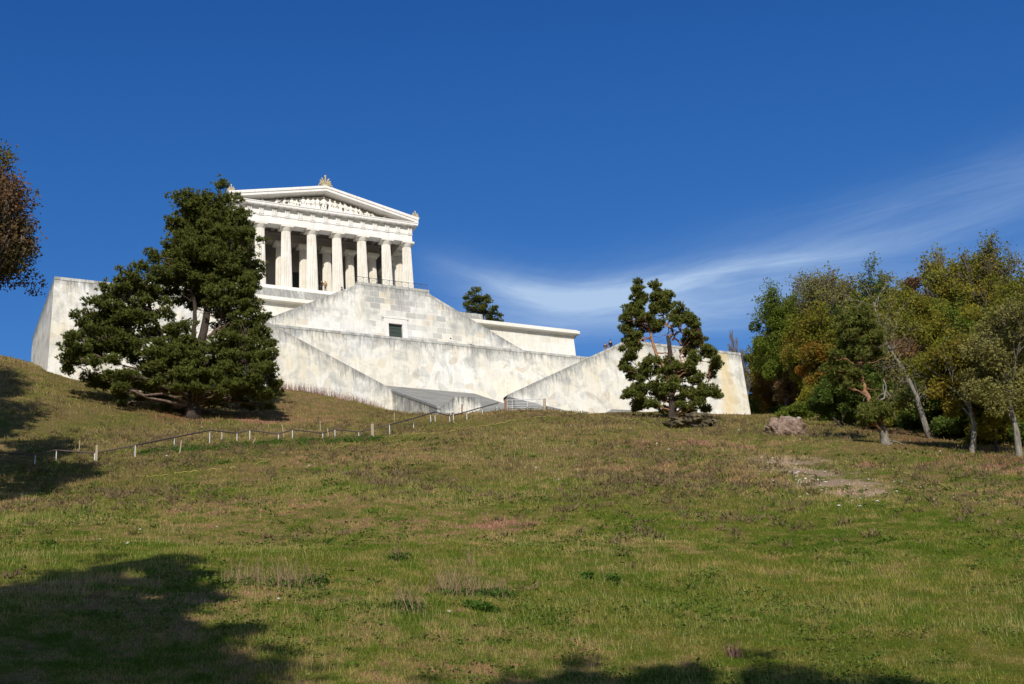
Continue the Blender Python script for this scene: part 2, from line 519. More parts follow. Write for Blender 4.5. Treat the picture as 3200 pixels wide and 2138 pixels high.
def hgt(x, y, bump=True):
    x = np.asarray(x, float); y = np.asarray(y, float)
    sh = x.shape
    xf, yf = x.ravel(), y.ravel()
    out = np.empty(len(xf))
    for i in range(0, len(xf), 40000):
        q = np.c_[xf[i:i + 40000], yf[i:i + 40000]]
        qc = np.c_[np.clip(q[:, 0], -150, 180), np.clip(q[:, 1], -240, 110)] / 50.0
        d2 = ((qc[:, None] - CXY[None]) ** 2).sum(-1)
        out[i:i + 40000] = _phi(d2) @ _W[:_n] + _W[_n] + qc @ _W[_n + 1:]
    # far away the hill settles to the river plain in front and a plateau behind
    far = np.hypot(np.maximum(np.abs(xf - 10) - 150, 0), np.maximum(np.abs(yf + 70) - 160, 0))
    w = np.clip(far / 250.0, 0, 1); w = w * w * (3 - 2 * w)
    base = -96 + 66 * np.clip((yf + 230) / 260.0, 0, 1)
    out = out * (1 - w) + base * w
    out = np.clip(out, -97, -18)
    if bump:
        nearw = np.exp(-far / 100.0)
        out = out + nearw * (_vn(xf, yf, 9.0, 1) * 0.55 + _vn(xf, yf, 3.7, 2) * 0.28 + _vn(xf, yf, 1.5, 3) * 0.14 + _vn(xf, yf, 0.7, 4) * 0.07)
    return out.reshape(sh)


def ground_hit(x, y, d0=28.0, d1=230.0):
    """where a sighting first meets the hill"""
    d = ray(x, y); k = math.hypot(d[0], d[1])
    ds = np.arange(d0, d1, 0.4)
    P = CAM[None] + d[None] * (ds / k)[:, None]
    g = hgt(P[:, 0], P[:, 1])
    below = np.nonzero(P[:, 2] <= g)[0]
    i = below[0] if len(below) else len(ds) - 1
    if i > 0 and len(below):
        a0, a1 = P[i - 1, 2] - g[i - 1], P[i, 2] - g[i]
        tt = a0 / (a0 - a1)
        return P[i - 1] * (1 - tt) + P[i] * tt
    p = P[i].copy(); p[2] = g[i]
    return p


def on_ground(x, y):
    return np.array([x, y, float(hgt(np.array([x]), np.array([y]))[0])])


SCAR, SCAR2 = ground_hit(2420, 1430), ground_hit(2740, 1555)
TAN_, RED_, LIT_ = (0.46, 0.33, 0.225), (0.36, 0.19, 0.12), (0.22, 0.125, 0.06)
BARE = [(ground_hit(2450, 1440), 3.8, TAN_), (ground_hit(2530, 1475), 3.8, TAN_), (ground_hit(2610, 1510), 3.8, TAN_), (ground_hit(2690, 1540), 2.6, TAN_), (ground_hit(2330, 1400), 2.0, RED_),
        (ground_hit(2190, 1388), 3.4, RED_), (ground_hit(2700, 1458), 1.6, RED_), (ground_hit(3150, 1468), 6.0, RED_), (ground_hit(1560, 1640), 2.6, RED_),
        (ground_hit(2640, 1330), 5.0, LIT_), (ground_hit(2760, 1350), 5.0, LIT_), (ground_hit(2880, 1374), 5.5, LIT_), (ground_hit(3000, 1402), 6.0, LIT_), (ground_hit(3120, 1432), 6.0, LIT_),
        (ground_hit(560, 1305), 6.0, LIT_), (ground_hit(800, 1315), 4.0, RED_)]


def warp_axis(c, lo, hi, step_in, n_out, reach):
    inner = np.arange(lo, hi + 0.01, step_in)
    g = np.geomspace(step_in * 1.5, reach, n_out)
    return np.concatenate([(lo - g)[::-1], inner, hi + g])


gx = warp_axis(0, -118, 118, 0.75, 26, 2600)
gy = warp_axis(0, -205, -25, 0.75, 26, 2600)
GX, GY = np.meshgrid(gx, gy)
GZ = hgt(GX, GY)
nx, ny = len(gx), len(gy)
me = bpy.data.meshes.new('ground')
me.vertices.add(nx * ny)
me.vertices.foreach_set('co', np.stack([GX, GY, GZ], -1).reshape(-1).astype(np.float32))
ii = (np.arange(ny - 1)[:, None] * nx + np.arange(nx - 1)[None]).reshape(-1)
quads = np.stack([ii, ii + 1, ii + nx + 1, ii + nx], -1).astype(np.int32)
me.loops.add(quads.size); me.loops.foreach_set('vertex_index', quads.reshape(-1))
me.polygons.add(len(quads)); me.polygons.foreach_set('loop_start', np.arange(0, quads.size, 4, dtype=np.int32))
me.polygons.foreach_set('use_smooth', np.ones(len(quads), bool))
me.update(calc_edges=True)
tag(link_mesh('ground', me, terrain_mat()), 'grassy hillside rising from the bottom of the picture to the white walls', kind='structure')

# ------------------------------------------------------------------ masonry
ST_POLY = stone_mat('limestone_irregular_blocks', 'poly')
ST_ASH = stone_mat('limestone_ashlar', 'ash')
ST_ASH_CLEAN = stone_mat('limestone_ashlar_clean', 'ash', 0.25)
ST_GREY = stone_mat('limestone_weathered_shaded_grey', 'grey', 0)  # grey carries the front steps' grazing shade; on the coping it is weathering
ST_CHEEK = stone_mat('limestone_cheek', 'poly', 1.35)
ST_COPE = stone_mat('limestone_coping', 'plain', 0)
ST_EDGE = stone_mat('limestone_coping_weathered', 'cope', 0)
ST_TEMPLE = marble_mat('temple_marble')
ST_COLUMN = marble_mat('column_marble', (0.72, 0.69, 0.62), (0.58, 0.53, 0.44), bands=True)
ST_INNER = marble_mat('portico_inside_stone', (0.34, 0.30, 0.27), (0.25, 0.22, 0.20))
ST_OCHRE = marble_mat('weathered_ornament_stone', (0.50, 0.42, 0.26), (0.26, 0.22, 0.13))
IRON = simple_mat('dark_iron', (0.06, 0.06, 0.06), 0.5, 0.2)


def interp_profile(profile, x):
    return float(np.interp(x, [p[0] for p in profile], [p[1] for p in profile]))


def wall(name, profile, zb, y0, y1, mat, parent=None, batter=0.02, rows=None, step=1.0, hole=None, endb=(0, 0)):
    """battered wall: top line profile [(x,z)], front face a grid that knows its distance from the top"""
    xs = sorted(set([round(p[0], 4) for p in profile] + [round(v, 4) for v in np.arange(profile[0][0], profile[-1][0], step)] + ([hole[0], hole[1]] if hole else [])))
    xs = [xs[0]] + [b for a, b in zip(xs, xs[1:]) if b - a > 1e-3]
    zt_max = max(p[1] for p in profile)
    rows = rows or 12
    fr = list(np.linspace(0, 1, rows))
    if hole:
        zt = interp_profile(profile, 0.5 * (hole[0] + hole[1]))
        fr = sorted(set(fr + [(hole[2] - zb) / (zt - zb), (hole[3] - zb) / (zt - zb)]))
    nr = len(fr)
    V, F, D = [], [], []
    for x in xs:
        zt = interp_profile(profile, x)
        for f in fr:
            z = zb + (zt - zb) * f
            xx = x
            if x == xs[0]: xx = x - endb[0] * (zt - z)
            if x == xs[-1]: xx = x + endb[1] * (zt - z)
            V.append((xx, y0 - batter * (zt_max - z), z)); D.append(zt - z)
    nf = len(V)
    for i in range(len(xs) - 1):
        for j in range(nr - 1):
            if hole:
                zt = interp_profile(profile, 0.5 * (hole[0] + hole[1]))
                zc = zb + (zt - zb) * 0.5 * (fr[j] + fr[j + 1])
                xc = 0.5 * (xs[i] + xs[i + 1])
                if hole[0] < xc < hole[1] and hole[2] < zc < hole[3]: continue
            a = i * nr + j
            F.append((a, a + nr, a + nr + 1, a + 1))
    # back, top, ends
    b0 = len(V)
    for x in xs:
        zt = interp_profile(profile, x)
        V.append((x, y1, zb)); D.append(6)
        V.append((x, y1, zt)); D.append(0)
    for i in range(len(xs) - 1):
        b = b0 + 2 * i
        F.append((b, b + 1, b + 3, b + 2))
        F.append((i * nr + nr - 1, (i + 1) * nr + nr - 1, b + 3, b + 1))
    # left end as strips so stains can follow the drop from the top
    for (ci, bi, flip) in ((0, b0, True), (len(xs) - 1, b0 + 2 * (len(xs) - 1), False)):
        zt = interp_profile(profile, xs[ci])
        e0 = len(V)
        for j in range(nr):
            z = zb + (zt - zb) * fr[j]
            xx = xs[ci] + (-endb[0] if flip else endb[1]) * (zt - z) * 1.0
            V.append((V[ci * nr + j][0], V[ci * nr + j][1], z)); D.append(zt - z)
            V.append((xx, y1, z)); D.append(zt - z)
        for j in range(nr - 1):
            q = (e0 + 2 * j, e0 + 2 * j + 2, e0 + 2 * j + 3, e0 + 2 * j + 1)
            F.append(q if flip else q[::-1])
    me = bpy.data.meshes.new(name)
    me.from_pydata(V, [], F)
    at_ = me.attributes.new('dtop', 'FLOAT', 'POINT')
    at_.data.foreach_set('value', np.array(D, np.float32))
    me.update()
    return link_mesh(name, me, mat, parent)


def coping(profile, y0, y1, mat, parent, h=0.30, out=0.06, name='coping'):
    """thin top course following the profile, a little proud of the wall"""
    m = MB()
    n = len(profile)
    top = [(x, z + 0.05) for x, z in profile]
    bot = [(x, z - h) for x, z in profile]
    vs, fs = [], []
    for (x, z) in top: vs += [(x, y0 - out, z), (x, y1 + out, z)]
    for (x, z) in bot: vs += [(x, y0 - out, z), (x, y1 + out, z)]
    N = 2 * n
    for i in range(n - 1):
        a = 2 * i
        fs += [(a, a + 2, a + 3, a + 1), (N + a, N + a + 1, N + a + 3, N + a + 2),
               (a, N + a, N + a + 2, a + 2), (a + 1, a + 3, N + a + 3, N + a + 1)]
    fs += [(0, 1, N + 1, N), (N - 2, N + N - 2, N + N - 1, N - 1)]
    m.add(vs, fs)
    return m.build(name, mat, parent)


# D: front terrace wings either side of the central opening, V-shaped top lines
wl = empty('terrace_wing', (-38, -43, -36), 'lower terrace wing behind the large dark pine, its top sloping down toward the middle steps', 'terrace wall', 'front wings of the terrace')
pl = [(-47.0, -23.23), (-28.3, -23.2), (-6.1, -33.55)]
wall('wing_wall', pl, -40.5, -43.0, -41.9, ST_POLY, wl, 0.02, 26, endb=(0.02, 0))
coping(pl, -43.0, -41.9, ST_EDGE, wl)
m = MB(); m.prism_y([(-46.2, -39), (-29, -39), (-29, -24.3), (-46.2, -24.3)], -41.9, -24.9); m.build('landing_fill', ST_COPE, wl)
# its outer flank, running back into the hill
me_fl = MB()
prof = [(-43.0, -23.23), (-24.4, -23.23)]
V, F, D = [], [], []
ys = np.linspace(-43.0, -24.4, 20); zs = np.linspace(0, 1, 16)
for y in ys:
    for f in zs:
        z = -40.5 + (17.27) * f
        V.append((-47.0 - 0.02 * (-23.23 - z) - 0.003, y - (0.02 * (-23.23 - z) if y == ys[0] else 0), z)); D.append((-23.23 - z) * 0.8)
for i in range(len(ys) - 1):
    for j in range(len(zs) - 1):
        a = i * len(zs) + j
        F.append((a, a + 1, a + len(zs) + 1, a + len(zs)))
nb = len(V)
for y in ys:
    V.append((-46.0, y, -40.5)); V.append((-46.0, y, -23.23)); D += [5, 0]
for i in range(len(ys) - 1):
    F.append((nb + 2 * i, nb + 2 * i + 2, nb + 2 * i + 3, nb + 2 * i + 1))
    F.append((i * 16 + 15, nb + 2 * i + 1, nb + 2 * i + 3, (i + 1) * 16 + 15))
F.append(tuple([19 * 16 + j for j in range(16)] + [nb + 39, nb + 38]))
me_ = bpy.data.meshes.new('flank_wall'); me_.from_pydata(V, [], F)
me_.attributes.new('dtop', 'FLOAT', 'POINT').data.foreach_set('value', np.array(D, np.float32))
link_mesh('flank_wall', me_, ST_CHEEK, wl)

wr = empty('terrace_wing', (38, -43, -34), 'lower terrace wing behind the slim forked pine, its top sloping down toward the metal gate', 'terrace wall', 'front wings of the terrace')
pr = [(9.5, -32.85), (28.3, -23.2), (47.0, -23.23)]
wall('wing_wall', pr, -40.5, -43.0, -41.9, ST_POLY, wr, 0.02, 26, endb=(0, 0.02))
coping(pr, -43.0, -41.9, ST_EDGE, wr)
m = MB(); m.prism_y([(29, -39), (46.2, -39), (46.2, -24.3), (29, -24.3)], -41.9, -24.9); m.build('landing_fill', ST_COPE, wr)
m = MB(); m.prism_x([(-41.9, -40), (-24.4, -40), (-24.4, -23.23), (-41.9, -23.23)], 46.2, 47.2); m.build('flank_wall', ST_COPE, wr)


def flight(name, poly, y0, y1, parent, n, mat=None):
    """steps climbing along X inside the wing: from (x0,z0) to (x1,z1)"""
    (x0, z0), (x1, z1) = poly
    m = MB()
    for i in range(n):
        xa, xb = x0 + (x1 - x0) * i / n, x0 + (x1 - x0) * (i + 1) / n
        z = z0 + (z1 - z0) * (i + 1) / n
        m.box(min(xa, xb), max(xa, xb), y0, y1, z0 - 3.0, z)
    return m.build(name, mat or ST_COPE, parent)


flight('flight_of_steps', ((-8.0, -33.9), (-28.9, -24.4)), -41.85, -33.6, wl, 56)
flight('flight_of_steps', ((11.0, -33.6), (28.9, -24.4)), -41.85, -33.6, wr, 50)

# C: middle terrace wall
wc = empty('terrace_wall', (0, -33, -30), 'long middle terrace wall of irregular pale blocks below the dark doorway', 'terrace wall')
pc = [(-33, -21.93), (33, -21.93)]
wall('wall', pc, -34.5, -33.0, -31.8, ST_POLY, wc, 0.02, 20)
coping(pc, -33.0, -31.8, ST_EDGE, wc)
m = MB(); m.box(-33, 33, -31.8, -18.9, -34, -22.95); m.build('terrace_floor', ST_COPE, wc)

# B: upper double stair block with doorway
wb = empty('stair_block', (0, -29, -22), 'upper stair block of squared blocks holding the dark doorway, flat on top with sloping sides', 'stair block')
pb = [(-26.0, -23.5), (-5.6, -13.0), (-5.36, -12.4), (5.34, -12.4), (5.36, -13.0), (26.0, -23.5)]
DOOR = (-1.02, 0.98, -20.6, -18.2)
wall('wall', pb, -23.6, -29.0, -28.1, ST_ASH, wb, 0.02, 14, hole=DOOR)
coping(pb[1:-1], -29.0, -28.1, ST_EDGE, wb, 0.35, 0.05)
coping([(-24.4, -22.68), (-5.6, -13.0)], -29.0, -28.1, ST_EDGE, wb, 0.3, 0.05)
coping([(5.36, -13.0), (24.4, -22.68)], -29.0, -28.1, ST_EDGE, wb, 0.3, 0.05)
m = MB()
m.box(-5.3, 5.3, -28.1, -18.9, -22.9, -13.4)
m.build('platform', ST_COPE, wb)
flight('flight_of_steps', ((-24.5, -22.9), (-5.3, -13.4)), -28.08, -19.0, wb, 56)
flight('flight_of_steps', ((24.5, -22.9), (5.3, -13.4)), -28.08, -19.0, wb, 56)
m = MB()
yb = -29.12
m.box(-1.72, -1.03, yb - 0.09, yb + 0.3, -21.6, -18.2); m.box(0.99, 1.72, yb - 0.09, yb + 0.3, -21.6, -18.2)
m.box(-1.72, 1.72, yb - 0.10, yb + 0.3, -18.2, -17.45)
m.prism_y([(-1.9, -17.45), (1.9, -17.45), (1.55, -17.25), (-1.55, -17.25)], yb - 0.16, yb + 0.3)
m.build('door_surround', ST_TEMPLE, wb)
DOORM = simple_mat('bronze_green_door', (0.045, 0.06, 0.05), 0.5, 0.25, 2.0)
m = MB(); m.box(DOOR[0] - 0.1, DOOR[1] + 0.1, -28.75, -28.68, -21.0, -18.1)
dr = m.build('door', DOORM, wb)
for k in (0, 1):
    m = MB()
    xa = DOOR[0] + 0.05 + k * 0.97
    for z in (-20.55, -20.0, -19.4, -18.8): m.box(xa, xa + 0.88, -28.80, -28.75, z + 0.05, z + 0.50)
    m.build('door_leaf', DOORM, dr)

# A: great upper terrace with cornice
wa = empty('terrace_wall', (0, -18.7, -20), 'upper terrace wall with a projecting cornice, just under the temple', 'terrace wall')
pa = [(-34.15, -12.0), (34.15, -12.0)]
wall('wall', pa, -24, -18.0, -10.0, ST_ASH_CLEAN, wa, 0.02, 14, endb=(0.02, 0.02))
m = MB()
m.box(-34.3, 34.3, -18.2, 66, -12.0, -11.86)
m.box(-34.85, 34.85, -18.95, 66.4, -11.86, -11.42)
m.box(-34.7, 34.7, -18.6, 66.2, -11.42, -11.15)
m.build('cornice', ST_COPE, wa)
m = MB(); m.box(-34.1, 34.1, -9.9, 66, -24, -12.0); m.build('terrace_body', ST_ASH_CLEAN, wa)
# second step with the opening for the middle flight
ST_BAND = stone_mat('limestone_plinth_course', 'ash', 0.8)
for s in (-1, 1):
    m = MB()
    zt = -9.60 if s < 0 else -9.95
    x0, x1 = (5.6, 18.7)
    for k, (dz, dy) in enumerate(((0.0, 0.0), (0.52, 0.10), (1.04, 0.18))):
        z1_, z0_ = zt - dz, (zt - dz - 0.52 if k < 2 else -11.15)
        m.box(s * x0 if s > 0 else -x1, x1 if s > 0 else -x0, -17.9 - dy, -14.0, z0_, z1_)
    # cheek running down toward the flight
    m.prism_y([(s * 2.2, -11.15), (s * 5.6, -11.15), (s * 5.6, zt - 0.01)][::(1 if s > 0 else -1)], -17.9, -17.2)
    m.build('plinth', ST_BAND, wa)

# grand steps from the terrace up to the temple floor
gs = empty('grand_steps', (0, -9, -11), 'broad pale steps climbing from the upper terrace to the temple floor', 'steps')
m = MB(); ns = 24
for i in range(ns):
    z = -11.15 + (10.35) * (i + 1) / ns
    y = -17.6 + 17.1 * i / (ns - 1)
    xw = 18.6 - 1.4 * i / ns
    m.box(-xw, xw, y, 3.0, z - 10.35 / ns, z - 0.0)
m.build('steps', ST_TEMPLE, gs)
m = MB(); m.box(-17.1, 17.1, 3.0, 67, -11.2, -0.8); m.build('stylobate', ST_TEMPLE, gs)

# lower entrance stair between the cheek walls
fs_ = empty('front_steps', (0, -45, -37), 'front steps with grazing shade in their grey colour, spreading at the foot of the middle terrace wall', 'steps')
m = MB(); nS = 52
for i in range(nS):
    y = -33.0 - 26.0 * (i + 1) / nS
    z = -29.2 - 13.2 * i / nS
    xl = -6.3 if y < -42.0 else -6.3
    xr = 9.4 if y > -43.1 else 9.4 + (abs(y + 43.0)) * 0.75
    m.box(xl, xr, y, y + 26.0 / nS, z - 4.0, z)
m.build('steps', ST_GREY, fs_)
m = MB()
m.add([(9.3, -43.25, -33.05), (18.6, -43.25, -34.7), (18.6, -43.25, -38.5), (9.3, -43.25, -38.5),
       (9.3, -45.6, -34.2), (18.6, -44.9, -35.2), (18.6, -44.9, -38.5), (9.3, -45.6, -38.5)],
      [(0, 1, 5, 4), (4, 5, 6, 7), (0, 4, 7, 3), (1, 2, 6, 5), (0, 3, 2, 1), (3, 7, 6, 2)])
m.build('side_ramp', ST_GREY, fs_)

ck = empty('cheek_wall', (-6.1, -50, -41), 'streaked grey cheek wall dropping toward the viewer beside the front steps', 'wall')
V, F, D = [], [], []
ys = np.linspace(-43.05, -57.2, 15)
for y in ys:
    zt = -33.5 + (y + 43.05) / (-14.15) * (-7.1)
    for f in np.linspace(0, 1, 8):
        z = -44.0 + (zt + 44.0) * f
        V.append((-6.42, y, z)); D.append((zt - z) * 0.9)
    V.append((-5.6, y, -44)); D.append(5)
    V.append((-5.6, y, zt)); D.append(0)
for i in range(len(ys) - 1):
    a = i * 10
    for j in range(7): F.append((a + j, a + 10 + j, a + 11 + j, a + j + 1))
    F.append((a + 7, a + 17, a + 19, a + 9)); F.append((a + 9, a + 19, a + 18, a + 8))
e = 14 * 10
F.append(tuple(range(e, e + 8)) + (e + 9, e + 8)); F.append((0, 8, 9, 7, 6, 5, 4, 3, 2, 1))
me_ = bpy.data.meshes.new('wall'); me_.from_pydata(V, [], F)
me_.attributes.new('dtop', 'FLOAT', 'POINT').data.foreach_set('value', np.array(D, np.float32))
link_mesh('wall', me_, ST_CHEEK, ck)
cpm = MB()
cpm.add([(-6.47, -43.02, -33.45), (-6.47, -57.3, -40.58), (-5.55, -57.3, -40.58), (-5.55, -43.02, -33.45),
         (-6.47, -43.02, -33.75), (-6.47, -57.3, -40.88), (-5.55, -57.3, -40.88), (-5.55, -43.02, -33.75)],
        [(0, 1, 2, 3), (4, 7, 6, 5), (0, 4, 5, 1), (1, 5, 6, 2), (2, 6, 7, 3), (3, 7, 4, 0)])
cpm.build('coping', ST_GREY, ck)

q = [on_y(*c, -57.35) for c in ((1377, 1272), (1423, 1239), (1440, 1240), (1504, 1243), (1490, 1306))]
fb = empty('buttress_wall', (q[1][0], -57, q[1][2] - 3), 'low stained grey buttress wall standing behind the kinked handrail', 'wall')
wall('wall', [(q[0][0], q[0][2]), (q[1][0], q[1][2]), (q[2][0], q[2][2] + 0.0), (q[3][0], q[3][2])], -45.0, -57.35, -54.5, ST_CHEEK, fb, 0.0, 8, step=0.5)
q = [on_y(*c, -46.5) for c in ((1890, 1292), (1912, 1279), (1988, 1283))]
sb = empty('stone_block', (q[1][0], -46, q[1][2] - 1), 'small grey stone block lying at the wall foot between the bench and the slim pine', 'stone block')
m = MB(); m.prism_y([(q[0][0], q[0][2] - 2), (q[2][0], q[2][2] - 2.5), (q[2][0], q[2][2]), (q[1][0], q[1][2]), (q[0][0], q[0][2])], -46.5, -45.0)
m.build('block', ST_GREY, sb)

# ------------------------------------------------------------------ temple
tp = empty('temple', (0, 30, -0.8), 'white Greek temple with fluted columns and a sculpted pediment', 'temple')
ZB = -0.8


def column_mesh(H, r0, r1):
    m = MB(); nfl = 20; per = 4
    n = nfl * per
    zs = [0, 0.25, 0.5, 0.75, 1.0]
    shaft = H - 0.86
    rings = []
    for t_ in zs:
        r = r0 + (r1 - r0) * t_ + 0.02 * math.sin(math.pi * t_)
        ring = []
        for k in range(n):
            a = 2 * math.pi * k / n
            ph = (k % per) / per
            rr = r * (1 - 0.115 * math.sin(math.pi * ph))
            ring.append((rr * math.cos(a), rr * math.sin(a), shaft * t_))
        rings.append(ring)
    vs = [v for r_ in rings for v in r_]
    fs = [(i * n + k, i * n + (k + 1) % n, (i + 1) * n + (k + 1) % n, (i + 1) * n + k) for i in range(len(zs) - 1) for k in range(n)]
    m.add(vs, fs)
    # echinus + abacus
    prof = [(r1, shaft), (r1 + 0.03, shaft + 0.06), (r1 + 0.20, shaft + 0.28), (r1 + 0.30, shaft + 0.44), (r1 + 0.28, shaft + 0.50)]
    c = 24
    vs = [(r * math.cos(2 * math.pi * k / c), r * math.sin(2 * math.pi * k / c), z) for r, z in prof for k in range(c)]
    fs = [(i * c + k, i * c + (k + 1) % c, (i + 1) * c + (k + 1) % c, (i + 1) * c + k) for i in range(len(prof) - 1) for k in range(c)]
    m.add(vs, fs)
    w = 1.04
    m.box(-w, w, -w, w, shaft + 0.5, H)
    me = bpy.data.meshes.new('column'); me.from_pydata(m.v, [], m.f); me.update()
    me.materials.append(ST_COLUMN)
    return me


colm = column_mesh(10.43 - ZB, 0.93, 0.73)
colm2 = column_mesh(9.9 - ZB, 0.84, 0.68)
cxs = [-14.43, -10.74, -6.444, -2.148, 2.148, 6.444, 10.74, 14.43]


def put(me, name, loc, parent):
    o = bpy.data.objects.new(name, me); col.objects.link(o)
    o.parent = parent
    o.location = Vector(loc) - parent.location
    return o


for x in cxs: put(colm, 'column', (x, 1.0, ZB), tp)
cys = [1.0 + 3.7 + 4.18 * k for k in range(15)]
for y in cys:
    for x in (-14.43, 14.43): put(colm, 'column', (x, y, ZB), tp)
for x in cxs: put(colm, 'column', (x, cys[-1] + 3.7, ZB), tp)
YB = cys[-1] + 3.7          # axis of rear columns
for x in (-10, -6, -2, 2, 6, 10): put(colm2, 'column', (x, 5.9, ZB), tp)

# entablature
m = MB()
X1, X0 = 15.2, 13.65
Ya, Yb = 0.22, YB + 0.78


def ring_box(m, xo, xi, ya, yb, th, z0, z1):
    m.box(-xo, xo, ya, ya + th, z0, z1); m.box(-xo, xo, yb - th, yb, z0, z1)
    m.box(-xo, -xi, ya + th, yb - th, z0, z1); m.box(xi, xo, ya + th, yb - th, z0, z1)


ring_box(m, X1, X0, Ya, Yb, 1.56, 10.43, 11.78)
arch = m.build('architrave', ST_TEMPLE, tp)
m = MB(); ring_box(m, X1 - 0.05, X0, Ya + 0.05, Yb - 0.05, 1.5, 11.78, 13.15)
m.build('frieze', ST_TEMPLE, tp)
m = MB(); ring_box(m, X1 + 0.09, X0, Ya - 0.09, Yb + 0.09, 1.5, 11.74, 11.86)
ring_box(m, X1 + 0.11, X0, Ya - 0.11, Yb + 0.11, 1.5, 13.08, 13.20)
m.build('fillet', ST_TEMPLE, tp)
tri_x = [-14.82, -12.66, -10.74, -8.59, -6.444, -4.296, -2.148, 0, 2.148, 4.296, 6.444, 8.59, 10.74, 12.66, 14.82]
mt = MB()
for k in (-1, 0, 1):
    mt.prism_x([(-0.12, 0), (-0.12, 1.1), (0.2, 1.1), (0.2, 0)], 0.28 * k - 0.07, 0.28 * k + 0.07)
mt.box(-0.40, 0.40, 0.07, 0.2, 0, 1.2); mt.box(-0.44, 0.44, -0.10, 0.2, 1.08, 1.2)
mt.box(-0.42, 0.42, -0.03, 0.2, -0.22, -0.14)
trm = bpy.data.meshes.new('triglyph'); trm.from_pydata(mt.v, [], mt.f); trm.materials.append(ST_TEMPLE)
mm = MB()
mm.box(-0.44, 0.44, 0, 0.78, 0, 0.09)
for k in range(6): mm.box(-0.40 + k * 0.145, -0.33 + k * 0.145, 0.06, 0.72, -0.05, 0)
mum = bpy.data.meshes.new('mutule'); mum.from_pydata(mm.v, [], mm.f); mum.materials.append(ST_TEMPLE)
for i, x in enumerate(tri_x):
    put(trm, 'triglyph', (x, Ya - 0.10, 11.87), tp)
    put(mum, 'mutule', (x, Ya - 0.80, 13.18), tp)
    if i < len(tri_x) - 1: put(mum, 'mutule', (0.5 * (x + tri_x[i + 1]), Ya - 0.80, 13.18), tp)
ty = [Ya + 0.5] + [1.0 + 3.7 + 2.09 * k for k in range(29)]
for y in ty:
    o = put(trm, 'triglyph', (-X1 - 0.10, y, 11.87), tp); o.rotation_euler = (0, 0, -math.pi / 2)
m = MB()
CO = 16.05
ring_box(m, CO, X0, Ya - 0.85, Yb + 0.85, 1.8, 13.27, 13.62)
ring_box(m, CO + 0.08, X0, Ya - 0.93, Yb + 0.93, 1.8, 13.62, 13.78)
m.build('cornice', ST_TEMPLE, tp)
# pediments, raking cornice, roof
AP = 17.35
SL = (AP - 13.78) / CO
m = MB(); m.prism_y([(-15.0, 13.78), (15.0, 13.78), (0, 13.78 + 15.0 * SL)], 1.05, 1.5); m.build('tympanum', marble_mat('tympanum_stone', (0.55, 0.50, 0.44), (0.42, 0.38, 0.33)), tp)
m = MB(); mb2 = MB()
for s in (-1, 1):
    for (d0, d1, yo) in ((0.0, 0.45, 0.0), (0.45, 0.78, 0.12), (0.78, 0.95, 0.02)):
        P = [(0, AP - 0.0 + d0), (s * CO, 13.78 + d0 + 0.003), (s * (CO + 0.05 + d1 * 0.2), 13.78 + d1), (0, AP + d1)]
        if s > 0: P = P[::-1]
        m.prism_y(P, Ya - 0.9 - yo, 1.4)
        mb2.prism_y(P, Yb - 0.4, Yb + 0.9 + yo)
m.build('raking_cornice', ST_TEMPLE, tp); mb2.build('raking_cornice', ST_TEMPLE, tp)
m = MB()
for s in (-1, 1):
    P = [(0, AP + 0.3), (s * CO, 13.80), (s * CO, 14.1), (0, AP + 0.75)]
    m.prism_y(P if s < 0 else P[::-1], 1.4, Yb - 0.4)
m.build('roof', simple_mat('roof_metal', (0.30, 0.32, 0.30), 0.6), tp)
m = MB(); m.prism_y([(-15.0, 13.78), (15.0, 13.78), (0, 13.78 + 15.0 * SL)], Yb - 1.2, Yb - 0.8); m.build('tympanum', ST_TEMPLE, tp)
# portico ceiling with beams, inner architrave, cella
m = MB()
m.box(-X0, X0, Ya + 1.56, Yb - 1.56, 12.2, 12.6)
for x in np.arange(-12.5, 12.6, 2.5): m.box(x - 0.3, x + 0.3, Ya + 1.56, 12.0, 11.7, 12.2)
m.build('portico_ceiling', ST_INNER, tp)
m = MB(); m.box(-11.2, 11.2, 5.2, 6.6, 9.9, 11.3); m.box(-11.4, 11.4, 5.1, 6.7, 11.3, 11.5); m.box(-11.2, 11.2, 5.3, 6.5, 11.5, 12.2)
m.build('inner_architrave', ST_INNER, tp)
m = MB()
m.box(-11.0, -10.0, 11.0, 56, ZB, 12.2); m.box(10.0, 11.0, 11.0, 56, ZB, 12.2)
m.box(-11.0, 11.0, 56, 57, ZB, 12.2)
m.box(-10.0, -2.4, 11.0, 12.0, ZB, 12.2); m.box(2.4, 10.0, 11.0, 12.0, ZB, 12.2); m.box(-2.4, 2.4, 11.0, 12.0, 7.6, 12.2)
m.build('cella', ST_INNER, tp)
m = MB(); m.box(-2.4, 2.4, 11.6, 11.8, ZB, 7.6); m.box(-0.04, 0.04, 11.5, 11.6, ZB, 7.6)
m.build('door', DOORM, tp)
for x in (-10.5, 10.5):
    m = MB(); m.box(x - 0.55, x + 0.55, 9.0, 10.995, ZB, 12.2); m.build('anta', ST_INNER, tp)


